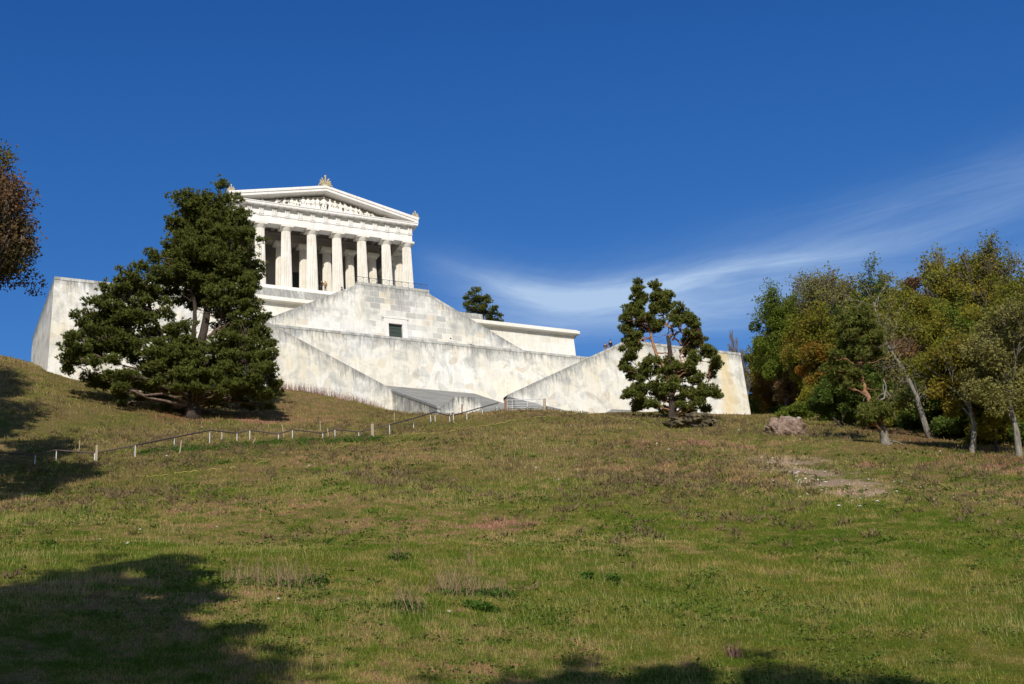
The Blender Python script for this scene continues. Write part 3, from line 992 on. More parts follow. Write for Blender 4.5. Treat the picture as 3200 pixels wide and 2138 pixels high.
# pediment sculpture: standing, seated and reclining draped figures
def statue(kind, h):
    m = MB()
    R = lambda a, b: random.uniform(a, b)
    if kind == 'stand':
        tw = R(-0.3, 0.3)
        m.tube([(-0.14, 0, 0), (-0.12, -0.05, 0.25 * h), (-0.06, 0, 0.5 * h)], [0.16, 0.17, 0.19], 7)
        m.tube([(0.18, -0.06, 0), (0.16, -0.16, 0.26 * h), (0.07, 0, 0.5 * h)], [0.15, 0.17, 0.19], 7)
        m.tube([(0, 0.02, 0.02 * h), (0.02, 0.03, 0.35 * h), (0, 0, 0.52 * h)], [0.30, 0.24, 0.24], 8)
        m.tube([(0, 0, 0.46 * h), (0, -0.02, 0.6 * h), (0, 0, 0.74 * h), (0, 0, 0.82 * h), (0, 0, 0.86 * h)], [0.24, 0.21, 0.33, 0.24, 0.09], 9)
        for s in (-1, 1):
            up = R(-0.5, 0.5)
            m.tube([(s * 0.30, 0, 0.78 * h), (s * (0.46 + R(0, .12)), -0.08, 0.62 * h), (s * (0.30 + R(-0.1, 0.35)), -0.26, (0.5 + max(0, up) * 0.5) * h)], [0.11, 0.09, 0.07], 6)
        m.blob((0.02, -0.02, 0.93 * h), (0.14, 0.16, 0.19), 8, 6)
        m.tube([(-0.32, 0.08, 0.75 * h), (-0.42, 0.1, 0.4 * h), (-0.36, 0.06, 0.08 * h)], [0.10, 0.16, 0.20], 6)
        if R(0, 1) < 0.4: m.tube([(0.55, -0.2, 0), (0.5, -0.2, 1.02 * h)], 0.035, 5)
    elif kind == 'sit':
        m.box(-0.4, 0.4, -0.1, 0.4, 0, 0.32 * h)
        for s in (-0.16, 0.16): m.tube([(s, 0.1, 0.42 * h), (s, -0.5, 0.42 * h), (s, -0.5, 0.0)], [0.2, 0.17, 0.14], 7)
        m.tube([(0, 0.1, 0.36 * h), (0, 0.05, 0.6 * h), (0, 0.0, 0.76 * h), (0, 0, 0.82 * h)], [0.30, 0.25, 0.33, 0.1], 9)
        for s in (-1, 1): m.tube([(s * 0.32, 0, 0.72 * h), (s * 0.42, -0.25, 0.52 * h), (s * 0.1, -0.5, 0.55 * h)], [0.11, 0.09, 0.07], 6)
        m.blob((0, -0.04, 0.91 * h), (0.15, 0.17, 0.2), 8, 6)
        m.tube([(-0.3, -0.1, 0.4 * h), (0, -0.35, 0.25 * h), (0.3, -0.1, 0.05 * h)], [0.14, 0.2, 0.22], 7)
    elif kind == 'kneel':
        m.tube([(0.1, 0, 0.05), (0.5, 0, 0.12 * h), (0.05, 0, 0.35 * h)], [0.13, 0.19, 0.22], 7)
        m.tube([(-0.5, 0, 0), (-0.45, -0.1, 0.36 * h), (0.02, 0, 0.38 * h)], [0.12, 0.17, 0.2], 7)
        m.tube([(0, 0, 0.33 * h), (-0.1, 0, 0.6 * h), (-0.2, 0, 0.76 * h), (-0.2, 0, 0.84 * h)], [0.25, 0.22, 0.31, 0.09], 9)
        m.tube([(-0.2, -0.2, 0.74 * h), (-0.55, -0.2, 0.68 * h), (-0.8, -0.2, 0.85 * h)], [0.1, 0.09, 0.06], 6)
        m.tube([(-0.1, 0.2, 0.74 * h), (0.3, 0.1, 0.62 * h), (0.5, 0, 0.4 * h)], [0.1, 0.09, 0.06], 6)
        m.blob((-0.24, -0.04, 0.93 * h), (0.14, 0.16, 0.19), 8, 6)
    else:   # reclining
        m.tube([(1.0, 0, 0.1), (0.35, -0.05, 0.45 * h), (-0.15, 0, 0.26 * h)], [0.11, 0.17, 0.24], 7)
        m.tube([(1.15, -0.15, 0.08), (0.5, -0.15, 0.2), (-0.1, 0, 0.25 * h)], [0.1, 0.16, 0.22], 7)
        m.tube([(-0.1, 0, 0.26 * h), (-0.45, 0, 0.52 * h), (-0.62, 0, 0.76 * h), (-0.66, 0, 0.85 * h)], [0.25, 0.23, 0.28, 0.09], 8)
        m.tube([(-0.65, -0.15, 0.7 * h), (-0.95, -0.2, 0.3 * h), (-0.7, -0.3, 0.05)], [0.1, 0.09, 0.07], 6)
        m.tube([(-0.5, -0.2, 0.7 * h), (-0.2, -0.3, 0.45 * h), (0.2, -0.3, 0.5 * h)], [0.1, 0.08, 0.06], 6)
        m.blob((-0.7, -0.04, 0.97 * h), (0.14, 0.16, 0.18), 8, 6)
    return m


RELIEF = marble_mat('relief_marble', (0.84, 0.81, 0.74), (0.66, 0.60, 0.48))
figs = [(-11.6, 'lie', 0.62, 1), (-9.7, 'lie', 0.95, 1), (-8.2, 'kneel', 1.35, -1), (-6.9, 'kneel', 1.65, -1), (-5.5, 'stand', 1.95, 1), (-4.7, 'sit', 1.8, 1),
        (-3.55, 'stand', 2.45, 1), (-2.7, 'stand', 2.5, 1), (-1.85, 'stand', 2.6, 1), (-1.1, 'stand', 2.75, 1), (0.0, 'sit', 3.15, 1), (1.05, 'stand', 2.75, -1),
        (1.9, 'stand', 2.6, -1), (2.8, 'stand', 2.5, 1), (3.7, 'stand', 2.35, -1), (4.6, 'stand', 2.15, 1), (5.5, 'stand', 1.95, 1), (6.4, 'kneel', 1.7, 1), (7.5, 'sit', 1.45, 1),
        (8.6, 'kneel', 1.2, 1), (9.9, 'lie', 0.95, -1), (11.6, 'lie', 0.62, -1)]
for i, (x, k, h, s) in enumerate(figs):
    m = statue(k, h)
    w = 1.25 if k in ('stand', 'sit') else 1.0
    m.v = [(x + vx * s * w, 0.62 + vy * 0.8, 13.78 + vz) for vx, vy, vz in m.v]
    if s < 0: m.f = [f[::-1] for f in m.f]
    m.build('relief_figure', RELIEF, tp, smooth=True)


# acroteria
def palmette(cx_, cy_, z, sc):
    m = MB()
    m.box(cx_ - 0.55 * sc, cx_ + 0.55 * sc, cy_ - 0.3 * sc, cy_ + 0.3 * sc, z - 0.3, z + 0.35 * sc)
    for a in (-70, -48, -26, 0, 26, 48, 70):
        L = (1.75 - abs(a) * 0.009) * sc
        d = Vector((math.sin(rad(a)), 0, math.cos(rad(a))))
        p0 = Vector((cx_, cy_, z + 0.3 * sc))
        m.tube([p0, p0 + d * L * 0.5, p0 + d * L * 0.88, p0 + d * L], [0.09 * sc, 0.15 * sc, 0.17 * sc, 0.05 * sc], 6)
    for s in (-1, 1):
        pts = [Vector((cx_ + s * (0.5 + 0.38 * math.cos(t)) * sc, cy_, z + (0.55 + 0.38 * math.sin(t)) * sc)) for t in np.linspace(-1.5, 3.6, 9)]
        m.tube(pts, [0.13 * sc] * 8 + [0.06 * sc], 6)
        pts = [Vector((cx_ + s * (0.95 + 0.25 * math.cos(t)) * sc, cy_, z + (0.15 + 0.25 * math.sin(t)) * sc)) for t in np.linspace(-1.5, 3.6, 9)]
        m.tube(pts, [0.10 * sc] * 8 + [0.05 * sc], 6)
    m.blob((cx_, cy_, z + 1.95 * sc), (0.22 * sc, 0.2 * sc, 0.3 * sc), 8, 6, jit=0.1)
    return m


palmette(0, -0.4, AP + 0.85, 0.98).build('finial', ST_OCHRE, tp, smooth=True)
for s in (-1, 1):
    palmette(s * 15.75, -0.35, 14.75, 0.62).build('finial', ST_OCHRE, tp, smooth=True)

# iron railing on the stair block platform
rl = empty('railing', (0, -28.5, -12.35), 'thin iron railing with crossed bars along the platform edge before the columns', 'railing')
m = MB(); ZR = -12.33
m.tube([(-5.7, -28.6, ZR + 0.95), (5.3, -28.6, ZR + 0.95)], 0.03, 6)
m.build('top_rail', IRON, rl)
m = MB(); m.tube([(-5.3, -28.6, ZR + 0.12), (5.3, -28.6, ZR + 0.12)], 0.02, 6); m.build('bottom_rail', IRON, rl)
nbay = 11; lat = MB()
for k in range(nbay + 1):
    x = -5.25 + 10.5 * k / nbay
    m = MB(); m.tube([(x, -28.6, ZR - 0.1), (x, -28.6, ZR + 0.95)], 0.028, 6); m.build('post', IRON, rl)
    if k < nbay:
        x2 = x + 10.5 / nbay
        lat.tube([(x, -28.6, ZR + 0.14), (x2, -28.6, ZR + 0.93)], 0.014, 4)
        lat.tube([(x, -28.6, ZR + 0.93), (x2, -28.6, ZR + 0.14)], 0.014, 4)
lat.build('cross_bars', IRON, rl)

# ------------------------------------------------------------------ trees
BARK_GREY = bark_mat('bark_grey', (0.10, 0.085, 0.07), (0.24, 0.21, 0.18))
BARK_DARK = bark_mat('bark_dark', (0.030, 0.023, 0.018), (0.075, 0.056, 0.044))  # crown shade on the big pine's trunk is darkened into this colour
BARK_PINE = bark_mat('bark_pine_orange', (0.20, 0.10, 0.055), (0.42, 0.23, 0.13))
BARK_PINE_LOW = bark_mat('bark_pine_lower', (0.09, 0.065, 0.055), (0.24, 0.17, 0.13))
BARK_PALE = bark_mat('bark_pale', (0.10, 0.09, 0.07), (0.29, 0.26, 0.21))
NEEDLE = leaf_mat('pine_needles', (0.060, 0.076, 0.018), (0.215, 0.235, 0.055), transl=0.35, scale=0.5)
NEEDLE2 = leaf_mat('pine_needles_fresh', (0.066, 0.082, 0.018), (0.235, 0.255, 0.058), transl=0.35, scale=0.6)
NEEDLE_BROWN = leaf_mat('pine_needles_withered', (0.055, 0.045, 0.018), (0.16, 0.085, 0.045), transl=0.15, scale=0.6)


def unit(n):
    v = rng.normal(size=(n, 3)); return v / np.linalg.norm(v, axis=1, keepdims=True)


def needle_tufts(c, R, dens, size=0.30, width=0.055, k=9):
    """spiky tufts through a flattened pad; c centre, R radii (rx,ry,rz)"""
    n = max(3, int(dens))
    d = unit(n)
    rr = rng.uniform(0.35, 1.0, n) ** 0.5
    p = d * rr[:, None] * np.array(R)
    p[:, 2] *= np.where(p[:, 2] < 0, 0.6, 1.0)
    p += c
    out = d * 0.7 + np.array([0, 0, 0.75]) + rng.normal(0, 0.25, (n, 3))
    out /= np.linalg.norm(out, axis=1, keepdims=True)
    P = np.repeat(p, k, 0)
    D = np.repeat(out, k, 0) + rng.normal(0, 0.62, (n * k, 3))
    D /= np.linalg.norm(D, axis=1, keepdims=True)
    S = np.cross(D, unit(n * k)); S /= np.linalg.norm(S, axis=1, keepdims=True) + 1e-9
    L = size * rng.uniform(0.6, 1.25, (n * k, 1)); Wd = width * rng.uniform(0.7, 1.3, (n * k, 1))
    T = np.stack([P - S * Wd, P + S * Wd, P + D * L], 1)
    return T, np.repeat(rng.uniform(0, 1, n), k) * 0.7 + rng.uniform(0, 0.3, n * k)


def leaf_cloud(c, R, n, size, flat=0.0, shell=0.45):
    d = unit(n)
    rr = rng.uniform(shell ** 3, 1.0, n) ** (1 / 3)
    p = d * rr[:, None] * np.array(R) + c
    N = unit(n) + np.array([0, 0, 0.5]); N /= np.linalg.norm(N, axis=1, keepdims=True)
    A = np.cross(N, unit(n)); A /= np.linalg.norm(A, axis=1, keepdims=True) + 1e-9
    B = np.cross(N, A)
    s = size * rng.uniform(0.6, 1.4, (n, 1))
    T = np.stack([p - A * s * 0.6, p + A * s * 0.6 + B * s * 0.15, p + B * s], 1)
    T2 = np.stack([p + A * s * 0.6 + B * s * 0.15, p + A * s * 0.3 + B * s * 1.1 + N * s * 0.3, p + B * s], 1)
    return np.concatenate([T, T2]), np.tile(rng.uniform(0, 1, n), 2)


def curve_pts(a, b, sag, n=6, wob=0.0):
    a, b = np.array(a, float), np.array(b, float)
    L = np.linalg.norm(b - a)
    pts = []
    for i in range(n + 1):
        s = i / n
        p = a * (1 - s) + b * s
        p[2] += -sag * 4 * s * (1 - s)
        if 0 < i < n: p += rng.normal(0, wob * L, 3)
        pts.append(p)
    return pts


def nearest_on(stems, p, down=0.6):
    best = None
    for st in stems:
        for i, (q_, r_) in enumerate(st):
            d = np.linalg.norm((p - q_) * np.array([1, 1, 1.0])) + max(0, q_[2] - p[2] + down) * 1.2
            if best is None or d < best[0]: best = (d, q_, r_)
    return best[1], best[2]


def dense_stem(pts, rs, n=8):
    out = []
    for i in range(len(pts) - 1):
        for k in range(n):
            s = k / n
            out.append((pts[i] * (1 - s) + pts[i + 1] * s, rs[i] * (1 - s) + rs[i + 1] * s))
    out.append((pts[-1], rs[-1]))
    return out


def px_pine(name, label, base_px, dist, T, blobs, stems, mat, barks, depth, group, withered=(), pad_dens=1.0, twigs=26, fill=2.4, minr=0.5):
    """pine whose foliage masses are placed around its own trunk at its own distance"""
    base = ground_hit(*base_px)
    bd = math.hypot(base[0] - CAM[0], base[1] - CAM[1]) if dist is None else dist
    if dist is not None: base = on_ground(*at(base_px[0], base_px[1], dist)[:2])
    root = empty(name, base, label, 'pine tree', group)
    ctr = at(base_px[0], base_px[1], bd)
    vdir = np.array([ctr[0] - CAM[0], ctr[1] - CAM[1], 0]); vdir /= np.linalg.norm(vdir)
    pxm = bd * 1.09 / FPX        # metres per picture unit there
    ST = []
    tm = {0: MB(), 1: MB()}
    for (pts, r0, r1, bi, off) in stems:
        P = [at(*T(x, y), bd) + vdir * off * (i / max(1, len(pts) - 1)) for i, (x, y) in enumerate(pts)]
        rs = [r0 + (r1 - r0) * (i / (len(P) - 1)) ** 0.8 for i in range(len(P))]
        if pts is stems[0][0]:
            P[0] = np.array([P[0][0], P[0][1], base[2] - 0.4]); rs[0] *= 1.35
        # smooth
        PP, RR = [P[0]], [rs[0]]
        for i in range(len(P) - 1):
            for s in (0.33, 0.66, 1.0):
                q_ = P[i] * (1 - s) + P[i + 1] * s + (rng.normal(0, 0.05, 3) if s < 1 else 0)
                PP.append(q_); RR.append(rs[i] * (1 - s) + rs[i + 1] * s)
        tm[bi].tube(PP, RR, 9)
        ST.append(dense_stem(PP, RR, 3))
    tris, tones, btris, btones = [], [], [], []
    br = MB()
    for bi_, b in enumerate(blobs):
        x, y, rx, ry = b[:4]
        dn = b[4] if len(b) > 4 else 1.0
        X, Y = T(x, y); X2, Y2 = T(x + rx, y + ry)
        rxm, rym = (X2 - X) * pxm, (Y2 - Y) * pxm
        c0 = at(X, Y, bd)
        npad = max(3, int(round(rxm * fill * dn)))
        offs = rng.uniform(-1, 1, npad) * depth
        for k in range(npad):
            side = rng.uniform(-1, 1) * (1.15 if minr < 0.4 else 0.8) * rxm
            hh = rng.uniform(-1, 1) * (1.0 if minr < 0.4 else 0.6) * rym
            c = c0 + CR * side * (0.9) + np.array([0, 0, hh]) + vdir * offs[k]
            kk_ = 0.62 if minr < 0.4 else 1.0
            R = (max(minr, kk_ * rxm * rng.uniform(0.45, 0.75)), max(minr, kk_ * rxm * rng.uniform(0.45, 0.75)), max(0.3, rym * rng.uniform(0.4, 0.65)))
            area = R[0] * R[1]
            a, r_ = nearest_on(ST, c)
            L = np.linalg.norm(c - a)
            pts = curve_pts(a, c - np.array([0, 0, R[2] * 0.4]), -0.08 * L * rng.uniform(-0.5, 1.2), 5, 0.03)
            rr = min(r_ * 0.6, 0.05 + 0.02 * L)
            br.tube(pts, [rr * (1 - 0.75 * s) for s in np.linspace(0, 1, 6)], 5, cap=False)
            for _ in range(3):
                tip = c + unit(1)[0] * np.array(R) * 0.85
                br.tube(curve_pts(pts[3], tip, 0.0, 3, 0.05), [0.035, 0.03, 0.022, 0.012], 4, cap=False)
            tt, to = needle_tufts(c, (R[0] * 1.5, R[1] * 1.5, R[2] * 1.5 + 0.2), (9 + 7 * area) * (0.35 if minr < 0.4 else 1.0), size=0.36)
            tris.append(tt); tones.append(to)
            # sub-clumps make the pad lumpy
            ns_ = max(4, int(area * 3.0))
            for _ in range(ns_):
                sc = c + unit(1)[0] * np.array(R) * rng.uniform(0.2, 1.35 if minr > 0.4 else 1.9) * np.array([1, 1, 0.9])
                s3 = rng.uniform(0.22, 0.75) * (0.6 + 0.8 * minr)
                tt, to = needle_tufts(sc, (s3, s3, s3 * 0.55), 42 * pad_dens * s3 * dn ** 0.5)
                if bi_ in withered and rng.uniform() < 0.6: btris.append(tt); btones.append(to)
                else: tris.append(tt); tones.append(to)
    # dead twigs in the lower crown
    for _ in range(twigs):
        st = ST[rng.integers(len(ST))]
        q_, r_ = st[rng.integers(int(len(st) * 0.25), int(len(st) * 0.8))]
        d = unit(1)[0]; d[2] *= 0.4
        L = rng.uniform(1.2, 3.2)
        pts = curve_pts(q_, q_ + d * L, 0.15 * L, 5, 0.05)
        br.tube(pts, [0.05, 0.045, 0.035, 0.025, 0.018, 0.01], 4, cap=False)
    tk = tm[0]
    if not tk.v: tk = tm[1]
    tob = tk.build('trunk', barks[0], root, smooth=True)
    if tm[1].v and tk is not tm[1]: tm[1].build('upper_stem', barks[1], root, smooth=True)
    br.build('branches', barks[1], root, smooth=True)
    tri_mesh('crown', np.concatenate(tris), mat, root, np.concatenate(tones))
    if btris: tri_mesh('withered_needles', np.concatenate(btris), NEEDLE_BROWN, root, np.concatenate(btones))
    return root


T5 = lambda x, y: (60 + .4974 * x, 560 + .4974 * y)
T4 = lambda x, y: (1900 + .3188 * x, 860 + .3188 * y)
T6 = lambda x, y: (2200 + .5102 * x, 700 + .5102 * y)
T3 = lambda x, y: (1280 + .33159 * x, 820 + .33159 * y)

big_blobs = [(1215, 135, 80, 50), (1130, 205, 100, 55), (1310, 200, 55, 60), (1060, 200, 40, 35), (1170, 300, 120, 60), (1180, 400, 140, 60), (1150, 500, 130, 60), (1160, 590, 120, 45), (1300, 600, 90, 50), (1200, 700, 90, 40), (1090, 700, 70, 35), (1240, 780, 70, 35), (1000, 1160, 90, 35), (1180, 1140, 70, 40), (1080, 270, 110, 60), (1240, 255, 130, 70), (1370, 290, 60, 60),
             (1000, 350, 60, 50), (1130, 350, 130, 60), (1310, 370, 110, 60), (1400, 345, 40, 30), (1040, 450, 110, 50), (1220, 440, 140, 50), (1390, 430, 75, 45),
             (935, 470, 50, 40), (965, 550, 95, 50), (1120, 540, 110, 50), (1290, 530, 120, 50), (1440, 500, 85, 25), (1470, 580, 60, 30),
             (840, 580, 28, 40), (760, 630, 65, 30), (880, 645, 80, 35), (1010, 640, 90, 35), (1230, 620, 100, 50), (1390, 650, 80, 55), (1450, 725, 60, 30),
             (700, 700, 90, 28), (620, 745, 70, 22), (545, 780, 55, 22), (800, 735, 80, 22), (480, 830, 60, 25), (600, 860, 95, 30), (720, 830, 80, 22), (430, 900, 65, 30),
             (560, 920, 100, 30), (690, 935, 90, 28), (385, 955, 45, 22), (840, 945, 60, 25), (350, 990, 28, 18), (470, 1000, 90, 22), (620, 995, 80, 20),
             (335, 1080, 50, 22), (450, 1070, 70, 22), (600, 1060, 60, 20, .7), (700, 1050, 75, 25), (790, 1100, 75, 30), (290, 1150, 40, 28), (400, 1135, 50, 20),
             (1000, 1010, 85, 28), (950, 1085, 115, 40), (1090, 1095, 80, 40), (880, 1145, 90, 30), (480, 1225, 80, 28), (620, 1230, 100, 34), (770, 1230, 100, 34),
             (900, 1250, 85, 34), (1060, 1215, 95, 45), (650, 1310, 50, 25), (632, 1375, 18, 25), (750, 1300, 50, 25), (1000, 1300, 80, 34), (1110, 1290, 70, 45),
             (1330, 775, 95, 35), (1450, 770, 45, 30), (1280, 850, 80, 30), (1420, 850, 90, 40), (1500, 930, 50, 32), (1400, 945, 100, 42), (1330, 1010, 90, 35), (1480, 1030, 80, 40),
             (1280, 1085, 80, 38), (1400, 1100, 110, 42), (1550, 1100, 50, 40), (1350, 1180, 100, 40), (1490, 1185, 90, 42), (1570, 1190, 40, 32), (1300, 1255, 80, 38),
             (1430, 1270, 100, 42), (1575, 1280, 50, 40), (1340, 1330, 60, 30), (1475, 1340, 90, 35), (1560, 1370, 50, 25), (1180, 1290, 80, 45), (1225, 1370, 60, 28), (850, 1320, 60, 22), (1000, 1380, 70, 20), (880, 1190, 100, 35), (1020, 1140, 90, 35), (1110, 1380, 60, 25), (900, 800, 50, 16, .5), (1010, 720, 60, 20, .6), (960, 900, 40, 14, .4)]
px_pine('big_pine', 'large dark dense pine on the grass covering the left side of the temple', T5(1092, 1500), None, T5, big_blobs,
        [([(1092, 1500), (1088, 1390), (1100, 1250), (1140, 1060), (1170, 900), (1190, 760), (1200, 600), (1225, 400), (1235, 250), (1225, 150)], 0.72, 0.10, 0, 0.0),
         ([(1092, 1420), (1080, 1200), (1090, 1040), (1105, 900), (1100, 780), (1060, 640), (1040, 520)], 0.36, 0.12, 0, -1.0),
         ([(1080, 1400), (960, 1220), (905, 1050), (890, 960), (850, 860), (815, 760), (780, 660)], 0.46, 0.12, 0, 1.5),
         ([(1180, 1000), (1260, 940), (1270, 860), (1330, 720), (1320, 600)], 0.2, 0.06, 1, -1.5),
         ([(905, 1010), (760, 990), (620, 1020), (480, 1060), (330, 1110)], 0.2, 0.04, 0, -1.0),
         ([(860, 880), (720, 800), (600, 780), (500, 850)], 0.18, 0.04, 0, -2.0),
         ([(1095, 1200), (1250, 1150), (1400, 1180), (1540, 1260)], 0.26, 0.05, 0, -2.5),
         ([(1000, 980), (1020, 900), (1080, 860)], 0.14, 0.08, 0, 0.5)],
        NEEDLE, (BARK_DARK, BARK_PINE_LOW), 3.8, None, twigs=90, fill=5.5)

slim_blobs = [(300, 135, 28, 28), (310, 190, 55, 40), (285, 255, 75, 40), (340, 330, 50, 30), (240, 345, 75, 38), (180, 420, 50, 38), (255, 415, 50, 30, .7), (200, 500, 32, 32), (182, 560, 22, 25),
              (300, 490, 28, 45, .9), (440, 465, 65, 45), (485, 505, 30, 30), (400, 415, 42, 25),
              (500, 155, 38, 36), (560, 200, 50, 42), (500, 240, 75, 40), (590, 262, 50, 38), (540, 315, 55, 20), (455, 340, 18, 16), (600, 370, 60, 40), (700, 400, 52, 42), (765, 395, 45, 50),
              (740, 480, 80, 50), (820, 500, 48, 48), (690, 480, 50, 30), (850, 600, 60, 50), (800, 620, 75, 50), (780, 700, 70, 40), (885, 680, 40, 48), (800, 560, 60, 40),
              (270, 620, 65, 38), (300, 680, 55, 28), (210, 700, 40, 38), (180, 780, 38, 30), (232, 845, 50, 45), (170, 880, 32, 22), (205, 930, 40, 28), (265, 965, 50, 35), (330, 940, 30, 30, .6),
              (430, 860, 60, 38), (400, 930, 62, 28), (350, 970, 38, 28), (600, 850, 48, 30), (640, 880, 65, 28), (560, 940, 60, 38), (600, 985, 85, 35), (700, 940, 65, 35), (830, 820, 70, 35),
              (930, 800, 75, 36), (1000, 780, 48, 28), (1052, 880, 28, 28), (1010, 925, 20, 22), (820, 965, 65, 35), (885, 1035, 48, 42), (860, 1100, 65, 35), (700, 1040, 50, 35), (770, 900, 40, 40),
              (310, 1085, 48, 45), (230, 1170, 45, 38), (300, 1200, 75, 38), (420, 1150, 85, 36), (560, 1105, 95, 38), (680, 1100, 85, 35), (560, 1180, 100, 36), (400, 1245, 75, 30), (280, 1262, 40, 20),
              (700, 1185, 100, 38), (800, 1200, 75, 45), (920, 1200, 75, 35), (1000, 1170, 45, 30), (1050, 1140, 22, 18), (950, 1268, 40, 25), (740, 1290, 75, 42), (800, 1330, 45, 28), (500, 1290, 50, 18)]
px_pine('slim_pine', 'slim forked pine with reddish limbs standing in front of the right terrace wing', T4(632, 1410), None, T4, slim_blobs,
        [([(632, 1410), (628, 1300), (618, 1150), (612, 980), (606, 850), (600, 700), (588, 600)], 0.42, 0.20, 0, 0.0),
         ([(592, 620), (640, 575), (622, 520), (575, 480), (548, 430), (545, 350), (540, 180)], 0.18, 0.05, 1, 0.3),
         ([(618, 1060), (560, 950), (515, 860), (470, 770), (440, 680), (425, 600), (408, 540), (400, 470), (340, 380), (305, 180)], 0.26, 0.05, 1, -0.6),
         ([(630, 640), (670, 570), (710, 560), (745, 592), (830, 600)], 0.12, 0.05, 1, -0.5),
         ([(640, 610), (700, 650), (740, 690), (700, 790), (740, 880), (800, 860), (900, 820)], 0.10, 0.04, 1, 0.6),
         ([(430, 620), (370, 615), (320, 650), (240, 760)], 0.10, 0.04, 1, -0.4),
         ([(470, 760), (560, 755), (640, 770)], 0.09, 0.05, 1, 0.3),
         ([(612, 1080), (480, 1120), (420, 1050), (390, 1000)], 0.12, 0.05, 0, 0.4),
         ([(630, 1240), (760, 1180), (900, 1190)], 0.12, 0.04, 0, 0.4),
         ([(628, 1260), (500, 1200), (330, 1200)], 0.12, 0.04, 0, -0.4)],
        NEEDLE2, (BARK_DARK, BARK_PINE), 1.7, None, withered=(9, 26, 27, 28), twigs=40, fill=4.4, minr=0.25)

far_blobs = [(640, 310, 45, 22), (560, 345, 45, 22), (710, 350, 45, 22), (640, 370, 80, 28), (580, 415, 50, 28), (700, 420, 55, 30), (640, 450, 90, 25), (540, 465, 35, 12), (730, 470, 50, 25), (800, 485, 40, 22), (840, 525, 40, 14), (760, 520, 40, 20)]
px_pine('far_pine', 'round topped pine rising behind the upper terrace cornice', T3(690, 640), 262, T3, far_blobs,
        [([(690, 640), (690, 520), (670, 430), (650, 330)], 0.4, 0.1, 0, 0.0), ([(690, 560), (760, 520), (820, 500)], 0.2, 0.06, 0, 0.0)],
        NEEDLE2, (BARK_DARK, BARK_DARK), 3.0, None, twigs=4)


def skeleton(base, height, spread, lean=(0, 0), levels=4, r0=0.25, seed=0, fork=0.35, nb=3, up=0.5):
    """branching limbs: list of polylines with radii, plus the twig tips"""
    rg = np.random.default_rng(seed)
    segs, tips = [], []

    def grow(p, d, L, r, lv):
        pts, rs = [p], [r]
        n = 4 if lv else 6
        for i in range(n):
            d = d + rg.normal(0, 0.13, 3) + np.array([0, 0, 0.05 * up])
            d /= np.linalg.norm(d)
            p = p + d * L / n
            pts.append(p); rs.append(r * (1 - 0.55 * (i + 1) / n))
        segs.append((pts, rs, lv))
        if lv >= levels:
            tips.append(p); return
        k = nb + (1 if lv == 0 else 0) + int(rg.integers(0, 2))
        for j in range(k):
            s = rg.uniform(0.45 if lv == 0 else 0.3, 1.0)
            i = min(n - 1, int(s * n))
            q_ = pts[i] + (pts[i + 1] - pts[i]) * (s * n - i)
            a = rg.uniform(0, 2 * math.pi)
            side = np.array([math.cos(a), math.sin(a), 0])
            dd = d * rg.uniform(0.5, 1.0) + side * rg.uniform(0.5, 1.0) * spread + np.array([0, 0, up * 0.5])
            dd /= np.linalg.norm(dd)
            grow(q_, dd, L * rg.uniform(0.55, 0.75), rs[i] * rg.uniform(0.45, 0.65), lv + 1)
        grow(p, d, L * rg.uniform(0.55, 0.7), rs[-1], lv + 1)
    d = np.array([lean[0], lean[1], 1.0]); d /= np.linalg.norm(d)
    grow(np.array(base, float), d, height * 0.42, r0, 0)
    return segs, tips


LEAFM = {
    'olive': leaf_mat('leaves_olive', (0.073, 0.092, 0.013), (0.304, 0.297, 0.040), (0.290, 0.224, 0.040), transl=0.42),
    'green': leaf_mat('leaves_green', (0.053, 0.087, 0.013), (0.224, 0.271, 0.042), transl=0.42),
    'dark': leaf_mat('leaves_dark_green', (0.040, 0.069, 0.013), (0.158, 0.211, 0.042), transl=0.42),
    'yellow': leaf_mat('leaves_yellow_green', (0.130, 0.130, 0.020), (0.410, 0.350, 0.046), (0.211, 0.238, 0.040), transl=0.42),
    'orange': leaf_mat('leaves_orange', (0.158, 0.079, 0.016), (0.502, 0.251, 0.040), (0.211, 0.198, 0.040), transl=0.42),
    'brown': leaf_mat('leaves_russet', (0.132, 0.079, 0.040), (0.370, 0.211, 0.112), (0.172, 0.172, 0.053), transl=0.42),
    'grey': leaf_mat('leaves_faded', (0.145, 0.132, 0.046), (0.356, 0.330, 0.112), (0.264, 0.264, 0.053), transl=0.42),
}
LEAFM['russet'] = leaf_mat('leaves_russet_green', (0.085, 0.052, 0.026), (0.260, 0.150, 0.080), (0.13, 0.12, 0.035), transl=0.35)
_made = {}


